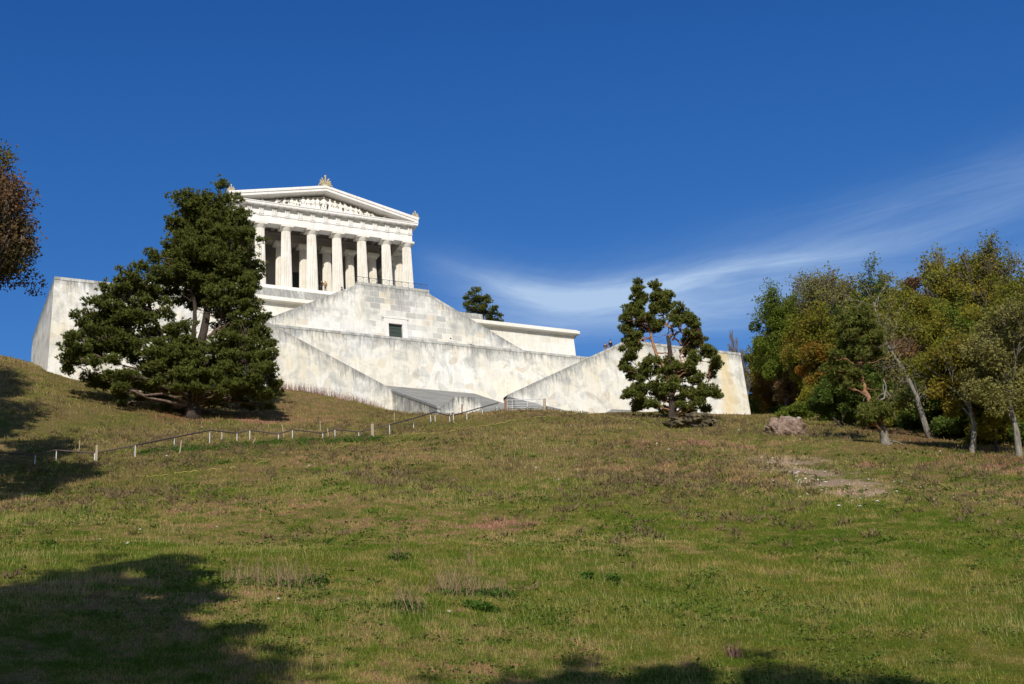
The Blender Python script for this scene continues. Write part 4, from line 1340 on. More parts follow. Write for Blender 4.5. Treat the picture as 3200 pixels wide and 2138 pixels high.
def crown_proto(kind, seed, w, h, leaves, lsize, bark, levels=4, sparse=False, base_clear=0.2, spread=0.75):
    """one tree in its own coordinates: trunk mesh + crown mesh"""
    rg = np.random.default_rng(seed)
    segs, tips = skeleton((0, 0, -0.6), h, spread, (rg.normal(0, .06), rg.normal(0, .06)), levels, 0.020 * h + 0.08, seed, up=0.5)
    tp_ = np.array(tips)
    # fit limbs to width and height
    sx = (w * 0.46) / max(0.1, np.percentile(np.hypot(tp_[:, 0], tp_[:, 1]), 93))
    sz = h / max(0.1, tp_[:, 2].max())
    S = np.array([sx, sx, sz])
    m = MB()
    for pts, rs, lv in segs:
        if lv >= 1 and min(q_[2] for q_ in pts) * sz < h * base_clear * (0.95 if lv > 1 else 0.7): continue
        n = (7, 5, 4, 3, 3, 3)[min(lv, 5)]
        m.tube([p * S for p in pts], [max(r, 0.022 if not sparse else 0.028) for r in rs], n, cap=False)
    T, A = [], []
    tp_ = tp_ * S
    zlow = h * base_clear
    lp = tp_[tp_[:, 2] > zlow]
    if leaves:
        # leaf clumps at twig tips, and fill lobes for the mass of the crown
        per = max(6, int(leaves / max(1, len(lp)) * (0.9 if sparse else 0.5)))
        for p in lp:
            s = rg.uniform(0.5, 1.0) * (0.08 * w + 0.35)
            a, b = leaf_cloud(p, (s, s, s * 0.75), per, lsize); T.append(a); A.append(b * 0.8 + rg.uniform(0, 0.2))
        if not sparse:
            nl = 26
            for k in range(nl):
                d = rg.normal(size=3); d /= np.linalg.norm(d)
                zc = zlow + (h - zlow) * 0.5
                c = d * np.array([w * 0.40, w * 0.40, (h - zlow) * 0.42]) * rg.uniform(0.45, 1.0) + np.array([0, 0, zc])
                s = rg.uniform(0.09, 0.17) * w
                a, b = leaf_cloud(c, (s, s, s * 0.8), int(leaves * 0.5 / nl), lsize, shell=0.5); T.append(a); A.append(b * 0.7 + rg.uniform(0, 0.3))
    crown = (np.concatenate(T), np.concatenate(A)) if T else None
    return m, crown


def tree(kind, px, ytop, wpx, ybase, dist, seed, label, leafkey, bark, leaves=9000, lsize=0.20, levels=4, sparse=False, clear=0.15, name='broadleaf_tree', cat='tree', group='trees of the wood', spread=0.75, ground=True, loc=None):
    if loc is None:
        p = at(px, ybase, dist)
        base = on_ground(p[0], p[1])
    else:
        base = np.array(loc, float)
    top = at(px, ytop, dist)
    h = max(2.0, top[2] - base[2]) if loc is None else ytop
    w = wpx * dist * 1.09 / FPX if loc is None else wpx
    m, crown = crown_proto(kind, seed, w, h, leaves, lsize, bark, levels, sparse, clear, spread)
    root = empty(name, base, label, cat, group, rz=seed * 1.3)
    m.build('trunk', bark, root, smooth=True, world=False)
    if crown:
        tri_mesh('crown', crown[0], LEAFM[leafkey], root, crown[1], world=False)
    return root


W = 'trees of the wood'
specs = [
    # px, ytop, width, ybase, dist, leaf, bark, sparse, leaves, label
    (2302, 1030, 130, 1320, 215, None, BARK_GREY, True, 0, 'bare grey tree showing just over the right end of the white wall'),
    (2425, 1000, 150, 1318, 214, 'dark', BARK_DARK, False, 9000, 'dark green bushy tree next to the right end of the white wall'),
    (2462, 884, 200, 1320, 188, 'green', BARK_DARK, False, 9000, 'tall green tree with a knobbly top, first to stand above the wood edge'),
    (2660, 815, 260, 1320, 190, 'grey', BARK_GREY, True, 2200, 'wide nearly bare grey tree on the skyline beside the knobbly green one'),
    (2560, 905, 210, 1325, 192, 'grey', BARK_GREY, True, 2600, 'greyish half bare tree between the knobbly green tree and the wide bare one'),
    (2790, 802, 200, 1330, 180, 'dark', BARK_DARK, False, 7000, 'dark green tree poking above the bare crowns on the skyline'),
    (2900, 840, 150, 1330, 176, 'grey', BARK_GREY, True, 1200, 'thin greyish tree on the skyline in a dip between taller crowns'),
    (2965, 765, 150, 1330, 160, None, BARK_GREY, True, 0, 'bare twiggy tree on the skyline just left of the tall yellow crown'),
    (3070, 745, 270, 1360, 150, 'yellow', BARK_GREY, True, 7500, 'tall thin yellow-green tree, highest on the skyline'),
    (3200, 750, 240, 1380, 146, 'olive', BARK_GREY, True, 7000, 'tall olive tree cut by the right edge of the photo, against the sky'),
    (2465, 1040, 180, 1312, 206, 'olive', BARK_DARK, False, 9000, 'rounded olive tree in front of the knobbly green one'),
    (2550, 990, 200, 1318, 182, 'olive', BARK_DARK, False, 9000, 'broad olive tree below the half bare greyish crown'),
    (2640, 960, 190, 1320, 168, 'olive', BARK_DARK, False, 9000, 'olive tree behind the orange foliage in mid wood'),
    (2425, 1150, 120, 1306, 200, 'orange', BARK_DARK, False, 6000, 'low orange-brown tree right beside the base of the white wall'),
    (2500, 1170, 140, 1312, 190, 'brown', BARK_DARK, False, 6000, 'russet tree at the wood edge above the earth mound'),
    (2590, 1080, 160, 1322, 168, 'orange', BARK_DARK, False, 8000, 'bright orange-brown tree beside the lone pine in the wood edge'),
    (2560, 1215, 150, 1324, 166, 'yellow', BARK_DARK, False, 5000, 'low yellow-orange shrubby tree with a leaning dark stem'),
    (2630, 1160, 170, 1352, 134, 'dark', BARK_DARK, False, 8000, 'shadowy dark green tree with a dark trunk near the lying branch'),
    (2850, 900, 250, 1340, 158, 'olive', BARK_DARK, False, 11000, 'large olive tree behind the lone pine crown'),
    (2990, 880, 230, 1345, 146, 'olive', BARK_DARK, False, 11000, 'large olive tree under the bare twiggy one'),
    (3110, 860, 240, 1360, 138, 'yellow', BARK_DARK, False, 11000, 'large yellow-green tree below the tall thin yellow one'),
    (3230, 880, 240, 1380, 134, 'olive', BARK_DARK, False, 11000, 'large olive tree at the right edge of the photo in mid wood'),
    (2880, 1030, 200, 1345, 140, 'brown', BARK_GREY, False, 6500, 'tree with a rusty orange top behind the leaning pale trunk'),
    (2960, 1090, 200, 1365, 128, 'green', BARK_DARK, False, 10000, 'green tree just right of the leaning pale trunk'),
    (3080, 1050, 220, 1385, 124, 'green', BARK_DARK, False, 10500, 'deep green tree behind the two front yellow-leaved trees'),
    (3210, 1060, 220, 1400, 120, 'olive', BARK_DARK, False, 10500, 'olive tree low at the right edge behind the thick pale trunk'),
    (2770, 1100, 170, 1345, 140, 'dark', BARK_DARK, False, 7500, 'dark tree filling the shade right behind the lone pine'),
]
for i, (px, yt, wp, yb_, dist, lk, bk, sp, lv, lab) in enumerate(specs):
    nm = 'bare_tree' if lk is None else 'broadleaf_tree'
    tree('t', px, yt, wp, yb_, dist, 100 + i * 7, lab, lk, bk, leaves=int(lv * 2.4), lsize=0.16 if dist < 150 else 0.19, levels=5 if sp else 4, sparse=sp, clear=0.10 if not sp else 0.3, name=nm, group=W)

for i, (px, yt, wp, yb_, dist, lk, lab) in enumerate([
        (2700, 1000, 190, 1325, 166, 'green', 'green tree between the orange tree and the bowed pine crown'),
        (2800, 960, 200, 1335, 170, 'olive', 'olive tree rising behind the thin top of the leaning trunk'),
        (2930, 960, 190, 1345, 150, 'green', 'green tree in the middle of the wood below the skyline dip'),
        (3040, 960, 200, 1350, 142, 'olive', 'olive tree between the two large yellow-green crowns'),
        (3160, 940, 220, 1370, 132, 'green', 'green tree in front of the tall olive tree near the right edge'),
        (2900, 1190, 190, 1355, 134, 'dark', 'dark tree in the hollow beside the leaning pale trunk'),
        (3010, 1180, 190, 1372, 126, 'dark', 'dark tree behind the slim pale front trunk'),
        (3130, 1200, 200, 1392, 120, 'dark', 'dark low tree behind the small bright yellow-leaved tree'),
        (2740, 1190, 150, 1340, 146, 'olive', 'olive tree low behind the dead white limbs of the bowed pine'),
        (2600, 1230, 120, 1335, 146, 'dark', 'dark low tree by the leaning dark stem at the wood edge'),
        (2455, 1090, 130, 1310, 202, 'green', 'green tree between the orange-brown tree and the russet one')]):
    tree('t', px, yt, wp, yb_, dist, 300 + i * 5, lab, lk, BARK_DARK, 20000, 0.165, 4, False, 0.05, group=W)

for i, (px, yt, wp, yb_, dist, lk, lab) in enumerate([
        (2405, 1120, 110, 1300, 214, 'olive', 'olive tree far back, close beside the right end of the white wall'),
        (2450, 1180, 130, 1300, 205, 'dark', 'dark tree far back behind the low tree by the wall end'),
        (2385, 1225, 80, 1300, 222, 'dark', 'dark far bush right against the foot of the wall end')]):
    tree('t', px, yt, wp, yb_, dist, 370 + i * 5, lab, lk, BARK_DARK, 14000, 0.2, 4, False, 0.0, group=W)

for i, (px, yt, wp, yb_, dist, lk, lab) in enumerate([
        (2610, 885, 180, 1325, 196, 'olive', 'olive crown on the skyline between the knobbly green tree and the wide bare one'),
        (2720, 845, 190, 1330, 192, 'russet', 'brownish crown on the skyline left of the dark green one'),
        (2850, 850, 190, 1335, 186, 'olive', 'olive crown filling the skyline dip right of the dark green one'),
        (2945, 830, 170, 1338, 172, 'russet', 'brownish crown on the skyline behind the bare twiggy tree'),
        (2700, 930, 190, 1330, 178, 'olive', 'dense olive tree below the wide bare skyline tree'),
        (2390, 1085, 120, 1312, 218, 'green', 'green crown just clear of the white wall end')]):
    tree('t', px, yt, wp, yb_, dist, 410 + i * 5, lab, lk, BARK_DARK, 17000, 0.18, 4, False, 0.05, group=W)
for i, (px, yt, wp, yb_, dist, lk, lab) in enumerate([
        (3330, 860, 240, 1420, 122, 'olive', 'olive tree just beyond the right edge of the view'),
        (3480, 900, 250, 1430, 128, 'green', 'green tree beyond the right edge of the view'),
        (3650, 880, 260, 1430, 134, 'yellow', 'yellow-green tree beyond the right edge of the view'),
        (3400, 760, 250, 1400, 156, 'olive', 'tall olive tree beyond the right edge of the view'),
        (3620, 780, 250, 1400, 160, 'dark', 'tall dark tree beyond the right edge of the view'),
        (3850, 860, 260, 1430, 140, 'olive', 'outermost olive tree beyond the right edge of the view')]):
    tree('t', px, yt, wp, yb_, dist, 450 + i * 5, lab, lk, BARK_DARK, 9000, 0.26, 4, False, 0.05, group=W)

# front row with visible trunks
tree('t', 3040, 1010, 230, 1440, 108, 914, 'front tree of the wood with a slim pale trunk and yellow-green leaves', 'olive', BARK_PALE, 20000, 0.14, 4, False, 0.12, spread=0.55)
tree('t', 3187, 960, 300, 1447, 106, 921, 'front tree at the right edge with the thickest pale trunk and faded leaves', 'grey', BARK_PALE, 22000, 0.14, 4, False, 0.20, spread=0.5)
tree('t', 3120, 1180, 130, 1425, 110, 933, 'small bright yellow-leaved tree between the two front pale trunks', 'yellow', BARK_DARK, 9000, 0.15, 4, False, 0.05, name='broadleaf_tree')

# leaning pale trunk
lb = at(2907, 1378, 122); lb = on_ground(lb[0], lb[1])
lt = empty('leaning_tree', lb, 'pale slender trunk leaning left out of the wood, nearly leafless', 'tree', W)
m = MB()
pts = [at(*T6(x, y), 122) for x, y in ((1388, 1335), (1350, 1215), (1320, 1120), (1290, 1030), (1235, 910), (1180, 830), (1110, 720), (1060, 560), (1035, 470))]
pts[0][2] = lb[2] - 0.3
m.tube(pts, [0.32, 0.25, 0.22, 0.20, 0.17, 0.13, 0.10, 0.07, 0.03], 8)
m.build('trunk', BARK_PALE, lt, smooth=True)
m = MB(); LT, LA = [], []
for k in range(60):
    i = rng.integers(3, len(pts)); q_ = pts[i - 1] * (1 - 0.5) + pts[i] * 0.5 + rng.normal(0, 0.1, 3)
    d = unit(1)[0] * np.array([1, 1, 0.6]) + np.array([0, 0, 0.5]); L = rng.uniform(1.0, 3.2)
    pp = curve_pts(q_, q_ + d * L, -0.1, 4, 0.05)
    m.tube(pp, [0.05, 0.04, 0.03, 0.025, 0.015], 4, cap=False)
    for _ in range(3):
        e = pp[-1] + rng.normal(0, 0.5, 3); m.tube([pp[3], e], [0.022, 0.012], 3, cap=False)
        a, b = leaf_cloud(e, (0.5, 0.5, 0.4), 14, 0.16); LT.append(a); LA.append(b)
m.build('branches', BARK_PALE, lt, smooth=True)
tri_mesh('crown', np.concatenate(LT), LEAFM['grey'], lt, np.concatenate(LA))

# lone pine in front of the wood: bowed trunk, dead whitish limbs, flat lower pad
T8 = lambda x, y: (2560 + .17857 * x, 1150 + .17857 * y)


def T6b(x, y): return T6(x, y)


wood_blobs = [(900, 560, 55, 28), (860, 610, 45, 25), (960, 600, 70, 28), (900, 650, 85, 25), (1010, 650, 50, 22), (960, 700, 95, 25), (870, 710, 40, 22), (1040, 710, 45, 22), (900, 760, 60, 24), (1010, 760, 60, 24),
              (860, 830, 55, 25), (930, 820, 50, 20, .7), (830, 890, 50, 25), (900, 890, 50, 20, .6), (800, 920, 35, 18), (960, 960, 40, 16, .6), (930, 1010, 40, 15, .4),
              (1130, 1095, 60, 20), (1190, 1105, 40, 16), (1080, 1110, 50, 18), (1040, 1140, 60, 22), (1110, 1150, 50, 18), (1010, 1180, 45, 22), (1070, 1190, 50, 18), (1040, 1220, 40, 16), (1000, 1215, 25, 18)]
px_pine('bowed_pine', 'bowed pine with an orange upper stem and dead white limbs in front of the wood', T6(1118, 1362), 112, T6, wood_blobs,
        [([(1118, 1362), (1105, 1300), (1075, 1220), (1050, 1150), (1035, 1120)], 0.40, 0.27, 0, 0.0),
         ([(1038, 1125), (1010, 1080), (985, 1025), (968, 960), (962, 900), (966, 840), (964, 780), (950, 680), (920, 560)], 0.22, 0.06, 1, 0.0),
         ([(1050, 1160), (1090, 1120), (1150, 1100), (1200, 1105)], 0.16, 0.06, 0, -0.3)],
        NEEDLE2, (BARK_PALE, BARK_PINE), 1.8, W, twigs=16, fill=2.0, minr=0.3)
bp = bpy.data.objects['bowed_pine']
m = MB()
for P, r in (([(1000, 680), (1020, 610), (1080, 560), (1140, 530), (1150, 440), (1170, 360), (1160, 280), (1122, 200)], 0.11),
             ([(1165, 400), (1210, 450), (1250, 500), (1278, 555)], 0.05), ([(1160, 440), (1200, 510), (1245, 550)], 0.04),
             ([(1140, 440), (1070, 470), (1020, 530), (960, 600)], 0.045), ([(1130, 430), (1120, 350), (1120, 290)], 0.05),
             ([(850, 600), (830, 660), (790, 690), (740, 690), (735, 730)], 0.06), ([(770, 690), (790, 750), (825, 810)], 0.04),
             ([(840, 480), (780, 540), (775, 640)], 0.035), ([(1305, 740), (1310, 820), (1350, 885)], 0.04)):
    m.tube([at(*T8(x, y), 111.5) for x, y in P], [r * (1 - 0.6 * i / len(P)) for i in range(len(P))], 6)
m.build('dead_limbs', BARK_PALE, bp, smooth=True)

# undergrowth at the wood edge
for i, (px, yt, wp, yb_, dist, lk, lab) in enumerate([
        (2430, 1268, 70, 1300, 196, 'dark', 'dark low bush at the foot of the orange tree by the wall end'),
        (2480, 1265, 110, 1318, 152, 'green', 'green low bush behind the earth mound'),
        (2700, 1285, 120, 1345, 138, 'green', 'green bush behind the lone bowed pine trunk'),
        (2790, 1310, 110, 1355, 134, 'yellow', 'low yellow-green bush between the bowed pine and the leaning trunk'),
        (2860, 1300, 90, 1360, 130, 'dark', 'dark bush in the shade beside the leaning trunk'),
        (2990, 1290, 150, 1390, 122, 'dark', 'dark bush in the shade right of the leaning trunk'),
        (3110, 1320, 150, 1410, 116, 'yellow', 'yellow-leaved bush beside the thick pale trunk'),
        (3210, 1330, 120, 1425, 116, 'dark', 'dark bush behind the thick pale trunk at the right edge')]):
    tree('b', px, yt, wp, yb_, dist, 500 + i, lab, lk, BARK_DARK, 6000, 0.16, 3, False, 0.02, name='bush', cat='bush', group='undergrowth along the wood edge', spread=1.1)

# left edge tree, half out of the picture, and its neighbours whose shade falls on the meadow
tr = tree('t', -160, 345, 500, 1540, 76, 777, 'tall russet-brown tree cut by the left edge of the photo, against the sky', 'russet', BARK_GREY, 30000, 0.13, 5, True, 0.63, name='russet_tree', group=None)


def shade_spot(px, py, hc):
    """where a tree must stand for the shade of its crown (hc above its foot) to fall on that patch of meadow"""
    g_ = ground_hit(px, py, 22)
    b = g_
    for L in np.arange(5, 90, 0.5):
        b = g_ - np.array([math.sin(rad(24)), math.cos(rad(24)), 0]) * L
        bz = float(hgt(b[0:1], b[1:2])[0])
        if bz + hc - L * math.tan(rad(30)) <= g_[2]: break
    return (b[0], b[1], bz)


for i, (px, py, hc, h, w_) in enumerate([(-60, 1330, 16, 22, 10), (60, 1410, 24, 30, 9), (-40, 1200, 30, 36, 11), (190, 1390, 32, 37, 6), (-90, 1480, 18, 24, 12), (100, 1500, 28, 33, 7), (-20, 1180, 36, 42, 11), (20, 1270, 36, 41, 8)]):
    b = shade_spot(px, py, hc)
    tree('t', 0, h, w_, 0, 50, 820 + i, 'tree beyond the left of the view shading the slope by the handrail', 'olive', BARK_DARK, 16000, 0.22, 4, False, 0.5, loc=b, group='shade trees beyond the view')
for i, (px, py, hc, h, w_) in enumerate([(60, 1890, 30, 36, 9), (400, 1800, 31, 37, 7), (240, 2010, 30, 35, 8), (610, 1890, 33, 38, 5), (-240, 1960, 30, 38, 12), (640, 2120, 33, 37, 5), (430, 2140, 31, 36, 7), (80, 2160, 30, 36, 9),
                                         (1480, 2230, 29, 33, 6), (1680, 2205, 29, 33, 6), (1900, 2195, 29, 33, 6), (2130, 2190, 29, 33, 6), (2360, 2190, 29, 33, 6), (2590, 2200, 29, 33, 6), (2820, 2205, 29, 33, 6), (3060, 2220, 29, 33, 6)]):
    b = shade_spot(px, py, hc)
    tree('t', 0, h, w_, 0, 50, 840 + i, 'tall tree behind the viewpoint shading the near meadow', 'olive', BARK_DARK, 12000, 0.3, 4, False, 0.62, loc=b, group='shade trees beyond the view')

# ------------------------------------------------------------------ meadow growth
GRASS = grass_mat()


def polar_points(n, d0, d1, a0, a1, power=1.0):
    """points on the hill around the viewpoint; density falls with distance"""
    u_ = rng.uniform(0, 1, n)
    if abs(power - 1) < 1e-6: d = d0 * (d1 / d0) ** u_
    else: d = (d0 ** (1 - power) + u_ * (d1 ** (1 - power) - d0 ** (1 - power))) ** (1 / (1 - power))
    a = rng.uniform(rad(a0), rad(a1), n)
    return CAM[0] + d * np.sin(a), CAM[1] + d * np.cos(a), d


def blades(x, y, z, h, w_, lean, tone, name, mat, label, bend=True):
    n = len(x)
    a = rng.uniform(0, 2 * math.pi, n)
    side = np.stack([np.cos(a), np.sin(a), np.zeros(n)], -1)
    la = rng.uniform(0, 2 * math.pi, n)
    ln = np.stack([np.cos(la), np.sin(la), np.zeros(n)], -1) * (lean * rng.uniform(0.2, 1.0, n) * h)[:, None]
    p = np.stack([x, y, z - 0.03], -1)
    up = np.zeros((n, 3)); up[:, 2] = h
    T = np.stack([p - side * w_[:, None], p + side * w_[:, None], p + up + ln], 1)
    o = tri_mesh(name, T, mat, None, tone)
    return tag(o, label, None, None, 'stuff')


def in_scar(x, y):
    mid = (SCAR + SCAR2) / 2; v = SCAR2 - SCAR; L = math.hypot(v[0], v[1])
    a = ((x - mid[0]) * v[0] + (y - mid[1]) * v[1]) / L; b = (-(x - mid[0]) * v[1] + (y - mid[1]) * v[0]) / L
    r_ = np.hypot(a * 0.42, b * 1.25)
    return r_ * 0.10 < 0.62 * 0 + 0.30 + 0.45 * (_vn(x, y, 2.0, 51) + 0.6 * _vn(x, y, 0.8, 52))


def inside_masonry(x, y):
    m_ = (np.abs(x) < 47.6) & (y > -43.2) & (y < 70)
    m_ |= in_scar(x, y)
    m_ |= (x > -6.5) & (x < 22) & (y > -57.6) & (y < -42)
    return m_


N = 560000
x, y, d = polar_points(N, 31, 165, 0, 58, 1.25)
k = ~inside_masonry(x, y); x, y, d = x[k], y[k], d[k]
z = hgt(x, y)
patch = _vn(x, y, 5.0, 11) + 0.6 * _vn(x, y, 1.6, 12)
h = (0.07 + 0.0009 * d) * rng.uniform(0.5, 1.5, len(x)) * (1.0 + 0.9 * np.clip(patch, -0.5, 0.8))
wd = (0.00028 * d) * rng.uniform(0.7, 1.5, len(x))
blades(x, y, z, h, wd, np.full(len(x), 0.9), np.clip(rng.uniform(0, 0.86, len(x)), 0, 1), 'meadow_grass', GRASS, 'short green and brown meadow grass covering the slope')
# dry seed stems, in drifts
N = 150000
x, y, d = polar_points(N, 31, 140, 0, 58, 1.2)
k = ~inside_masonry(x, y); x, y, d = x[k], y[k], d[k]
dr_ = _vn(x, y, 7.0, 21) + 0.7 * _vn(x, y, 2.2, 22) + 0.15 * rng.normal(size=len(x))
k = dr_ > 0.10; x, y, d, dr_ = x[k], y[k], d[k], dr_[k]
z = hgt(x, y)
h = (0.16 + 0.0009 * d) * rng.uniform(0.5, 1.5, len(x)) * (0.8 + dr_)
wd = 0.00016 * d * rng.uniform(0.7, 1.4, len(x))
blades(x, y, z, h, wd, np.full(len(x), 0.35), rng.uniform(0.84, 1.0, len(x)), 'dry_grass', GRASS, 'taller straw-coloured dry grass in drifts over the slope')
# heath cushions on the upper slope: low brown twiggy tufts
HEATH = leaf_mat('heath_brown', (0.095, 0.066, 0.034), (0.260, 0.190, 0.110), (0.12, 0.125, 0.03), transl=0.1, scale=0.6)
x, y, d = polar_points(14000, 42, 150, 2, 52, 0.6)
k = (~inside_masonry(x, y)) & ((_vn(x, y, 8.0, 31) + 0.8 * _vn(x, y, 2.5, 32) + 0.35 * rng.normal(size=len(x))) > 0.24 + 0.9 * np.clip((84 - d) / 34, 0, 1)); x, y = x[k], y[k]
z = hgt(x, y)
kk = 26
P = np.repeat(np.stack([x, y, z], -1), kk, 0)
r_ = np.repeat(rng.uniform(0.18, 0.55, len(x)), kk)[:, None]
off = rng.normal(0, 0.5, (len(P), 3)) * r_; off[:, 2] = np.abs(off[:, 2]) * 0.55
P = P + off
D = off + np.array([0, 0, 0.25]) + rng.normal(0, 0.15, P.shape); D /= np.linalg.norm(D, axis=1, keepdims=True)
S = np.cross(D, unit(len(P))); S /= np.linalg.norm(S, axis=1, keepdims=True)
T = np.stack([P - S * 0.035, P + S * 0.035, P + D * 0.26], 1)
tag(tri_mesh('heath', T, HEATH, None, rng.uniform(0, 1, len(T))), 'low brown heath cushions scattered on the upper slope', kind='stuff')

# small leafy weeds dotted through the turf near the viewer
x, y, d = polar_points(5200, 31, 110, 0, 58, 1.0)
k = ~inside_masonry(x, y) & ((_vn(x, y, 4.0, 41) + 0.7 * _vn(x, y, 1.3, 42)) > 0.05); x, y, d = x[k], y[k], d[k]
z = hgt(x, y)
kk = 22
P = np.repeat(np.stack([x, y, z + 0.04], -1), kk, 0); sc4 = np.repeat(rng.uniform(0.10, 0.30, len(x)), kk)[:, None]
off = rng.normal(0, 1, P.shape) * sc4; off[:, 2] = np.abs(off[:, 2]) * 0.35
P = P + off; A4 = unit(len(P)); A4[:, 2] *= 0.4; B4 = np.cross(A4, unit(len(P)))
s4 = (rng.uniform(0.03, 0.06, (len(P), 1)) * np.repeat(0.6 + d / 70, kk)[:, None])
T = np.stack([P - A4 * s4, P + A4 * s4, P + B4 * s4 * 1.6], 1)
tag(tri_mesh('low_weeds', T, leaf_mat('low_weed_leaves', (0.050, 0.085, 0.014), (0.125, 0.210, 0.034), (0.19, 0.19, 0.05), transl=0.25, scale=0.8), None, rng.uniform(0, 1, len(T))), 'small leafy green weeds dotted through the meadow turf', kind='stuff')

STALK = leaf_mat('dry_stalks', (0.10, 0.070, 0.036), (0.36, 0.27, 0.15), transl=0.1, scale=1.0)
STALK_RED = leaf_mat('reddish_stalks', (0.14, 0.07, 0.055), (0.34, 0.20, 0.16), transl=0.1, scale=1.0)
HERB = leaf_mat('herb_leaves', (0.030, 0.060, 0.010), (0.100, 0.190, 0.032), transl=0.25, scale=1.0)


def stalk_clump(px, py, wpx, n, hm, leaves, label, name='stalk_clump', mat=None, spread_y=0.5):
    c = ground_hit(px, py)
    d = math.hypot(c[0] - CAM[0], c[1] - CAM[1])
    w_ = wpx * d / FPX / 2
    root = empty(name, c, label, 'plant', 'dry plant clumps in the meadow')
    if n:
        n = int(n * 1.5)
        sx = rng.normal(0, 0.45, n) * w_; sy = rng.normal(0, 0.45, n) * w_ * spread_y * 2
        P = c[None, :] + CR[None, :] * sx[:, None] * np.array([1, 1, 0]); P = P + np.array([math.sin(YAW), math.cos(YAW), 0])[None] * sy[:, None]
        P[:, 2] = hgt(P[:, 0], P[:, 1]) - 0.03
        hh = hm * 1.15 * rng.uniform(0.0, 1.05, n) ** 1.3 * np.exp(-0.35 * (sx / w_) ** 2 * 2)
        ln = rng.normal(0, 0.22, (n, 3)); ln[:, 2] = 1.0
        tip = P + ln * hh[:, None]
        a = rng.uniform(0, math.pi, n); side = np.stack([np.cos(a), np.sin(a), np.zeros(n)], -1) * 0.010
        T1 = np.stack([P - side, P + side, tip + side * 0.6], 1); T2 = np.stack([P - side, tip + side * 0.6, tip - side * 0.6], 1)
        # seed heads / side twigs
        q_ = P + (tip - P) * rng.uniform(0.6, 1.0, (n, 1))
        tw = rng.normal(0, 0.12, (n, 3)); tw[:, 2] = abs(tw[:, 2]) + 0.05
        T3 = np.stack([q_ - side, q_ + side, q_ + tw], 1)
        tn = rng.uniform(0, 1, n)
        tri_mesh('stalks', np.concatenate([T1, T2, T3]), mat or STALK, root, np.tile(tn, 3))
    if leaves:
        L = []
        A = []
        for _ in range(max(3, leaves // 40)):
            ox = rng.uniform(-0.8, 0.8) * w_; oy = rng.uniform(-0.8, 0.2) * w_ * spread_y
            q_ = c + CR * np.array([1, 1, 0]) * ox + np.array([math.sin(YAW), math.cos(YAW), 0]) * oy
            q_[2] = float(hgt(q_[0:1], q_[1:2])[0]) + 0.10
            a, b = leaf_cloud(q_, (0.28, 0.28, 0.16), 40, 0.075, shell=0.1); L.append(a); A.append(b)
        tri_mesh('leaves', np.concatenate(L), HERB, root, np.concatenate(A))
    return root


S1 = lambda x, y: (600 + .4687 * x, 1650 + .4687 * y)
stalk_clump(*S1(640, 390), 150, 150, 0.95, 280, 'tall pale bundle of dry stalks, left of the leafy clump')
stalk_clump(*S1(350, 370), 200, 150, 0.75, 120, 'wide loose stand of dry stalks at the edge of the shade')
stalk_clump(*S1(820, 370), 90, 40, 0.6, 320, 'small dark green herb clump beside the tall pale stalks')
stalk_clump(*S1(1790, 450), 230, 260, 0.85, 700, 'broad stalk clump with dark green leaves at its foot, mid meadow')
stalk_clump(*S1(2040, 460), 110, 60, 0.6, 420, 'stalk tuft with green leaves touching the broad mid meadow clump')
stalk_clump(*S1(1440, 540), 110, 110, 0.75, 380, 'short grey stalk clump left of and below the broad one')
stalk_clump(*S1(1925, 545), 95, 0, 0.5, 560, 'flat dark green herb patch without stalks below the broad clump', name='herb_patch')
stalk_clump(*S1(1360, 215), 60, 26, 0.95, 60, 'few thin upright stalks above the short grey clump')
stalk_clump(*S1(1850, 245), 40, 16, 0.9, 0, 'single tall brown stalks behind the broad clump')
stalk_clump(*S1(1400, 205), 60, 0, 0.9, 140, 'small green herb tuft next to the thin upright stalks', name='herb_patch')
stalk_clump(1870, 1810, 130, 0, 0.5, 240, 'green herb patch right of the broad stalk clump', name='herb_patch')
stalk_clump(2290, 2050, 60, 60, 0.35, 0, 'small brown twiggy tuft low in the right half of the meadow', mat=STALK_RED)
stalk_clump(165, 1705, 60, 0, 0.5, 130, 'dark green herb tuft in the sunlit grass at the far left', name='herb_patch')
# reddish stems standing along the foot of the left wing
n = 900
sx = rng.uniform(-22.5, -8.0, n); sy = rng.uniform(-45.2, -43.6, n)
P = np.stack([sx, sy, hgt(sx, sy) - 0.05], -1)
tip = P + np.stack([rng.normal(0, .10, n), rng.normal(0, .10, n), rng.uniform(0.5, 1.35, n)], -1)
a = rng.uniform(0, math.pi, n); side = np.stack([np.cos(a), np.sin(a), np.zeros(n)], -1) * 0.022
T = np.concatenate([np.stack([P - side, P + side, tip], 1)] + [np.stack([P * (1 - f) + tip * f, P * (1 - f) + tip * f + side, P * (1 - f) + tip * f + rng.normal(0, 0.13, (n, 3)) + [0, 0, .12]], 1) for f in (0.5, 0.75)])
tag(tri_mesh('dry_weeds', T, STALK_RED, None, rng.uniform(0, 1, len(T))), 'reddish dry weeds along the foot of the wall by the big pine', kind='stuff')
# leafy green strip below the handrail
gx_, gy_ = [], []
F1 = lambda x, y: (.426065 * x, 1200 + .426065 * y)
F2 = lambda x, y: (900 + .426065 * x, 1200 + .426065 * y)
L, A = [], []
for _ in range(260):
    s = rng.uniform(0, 1)
    px, py = F1(1050 + 1750 * s, 515 - 110 * s ** 0.7 + rng.normal(0, 11))
    q_ = ground_hit(px, py, 60) + np.array([0, 0, 0.08])
    a, b = leaf_cloud(q_, (0.5, 0.5, 0.16), 26, 0.10, shell=0.1); L.append(a); A.append(b)
tag(tri_mesh('weeds', np.concatenate(L), HERB, None, np.concatenate(A)), 'strip of leafy green weeds growing below the handrail', kind='stuff')

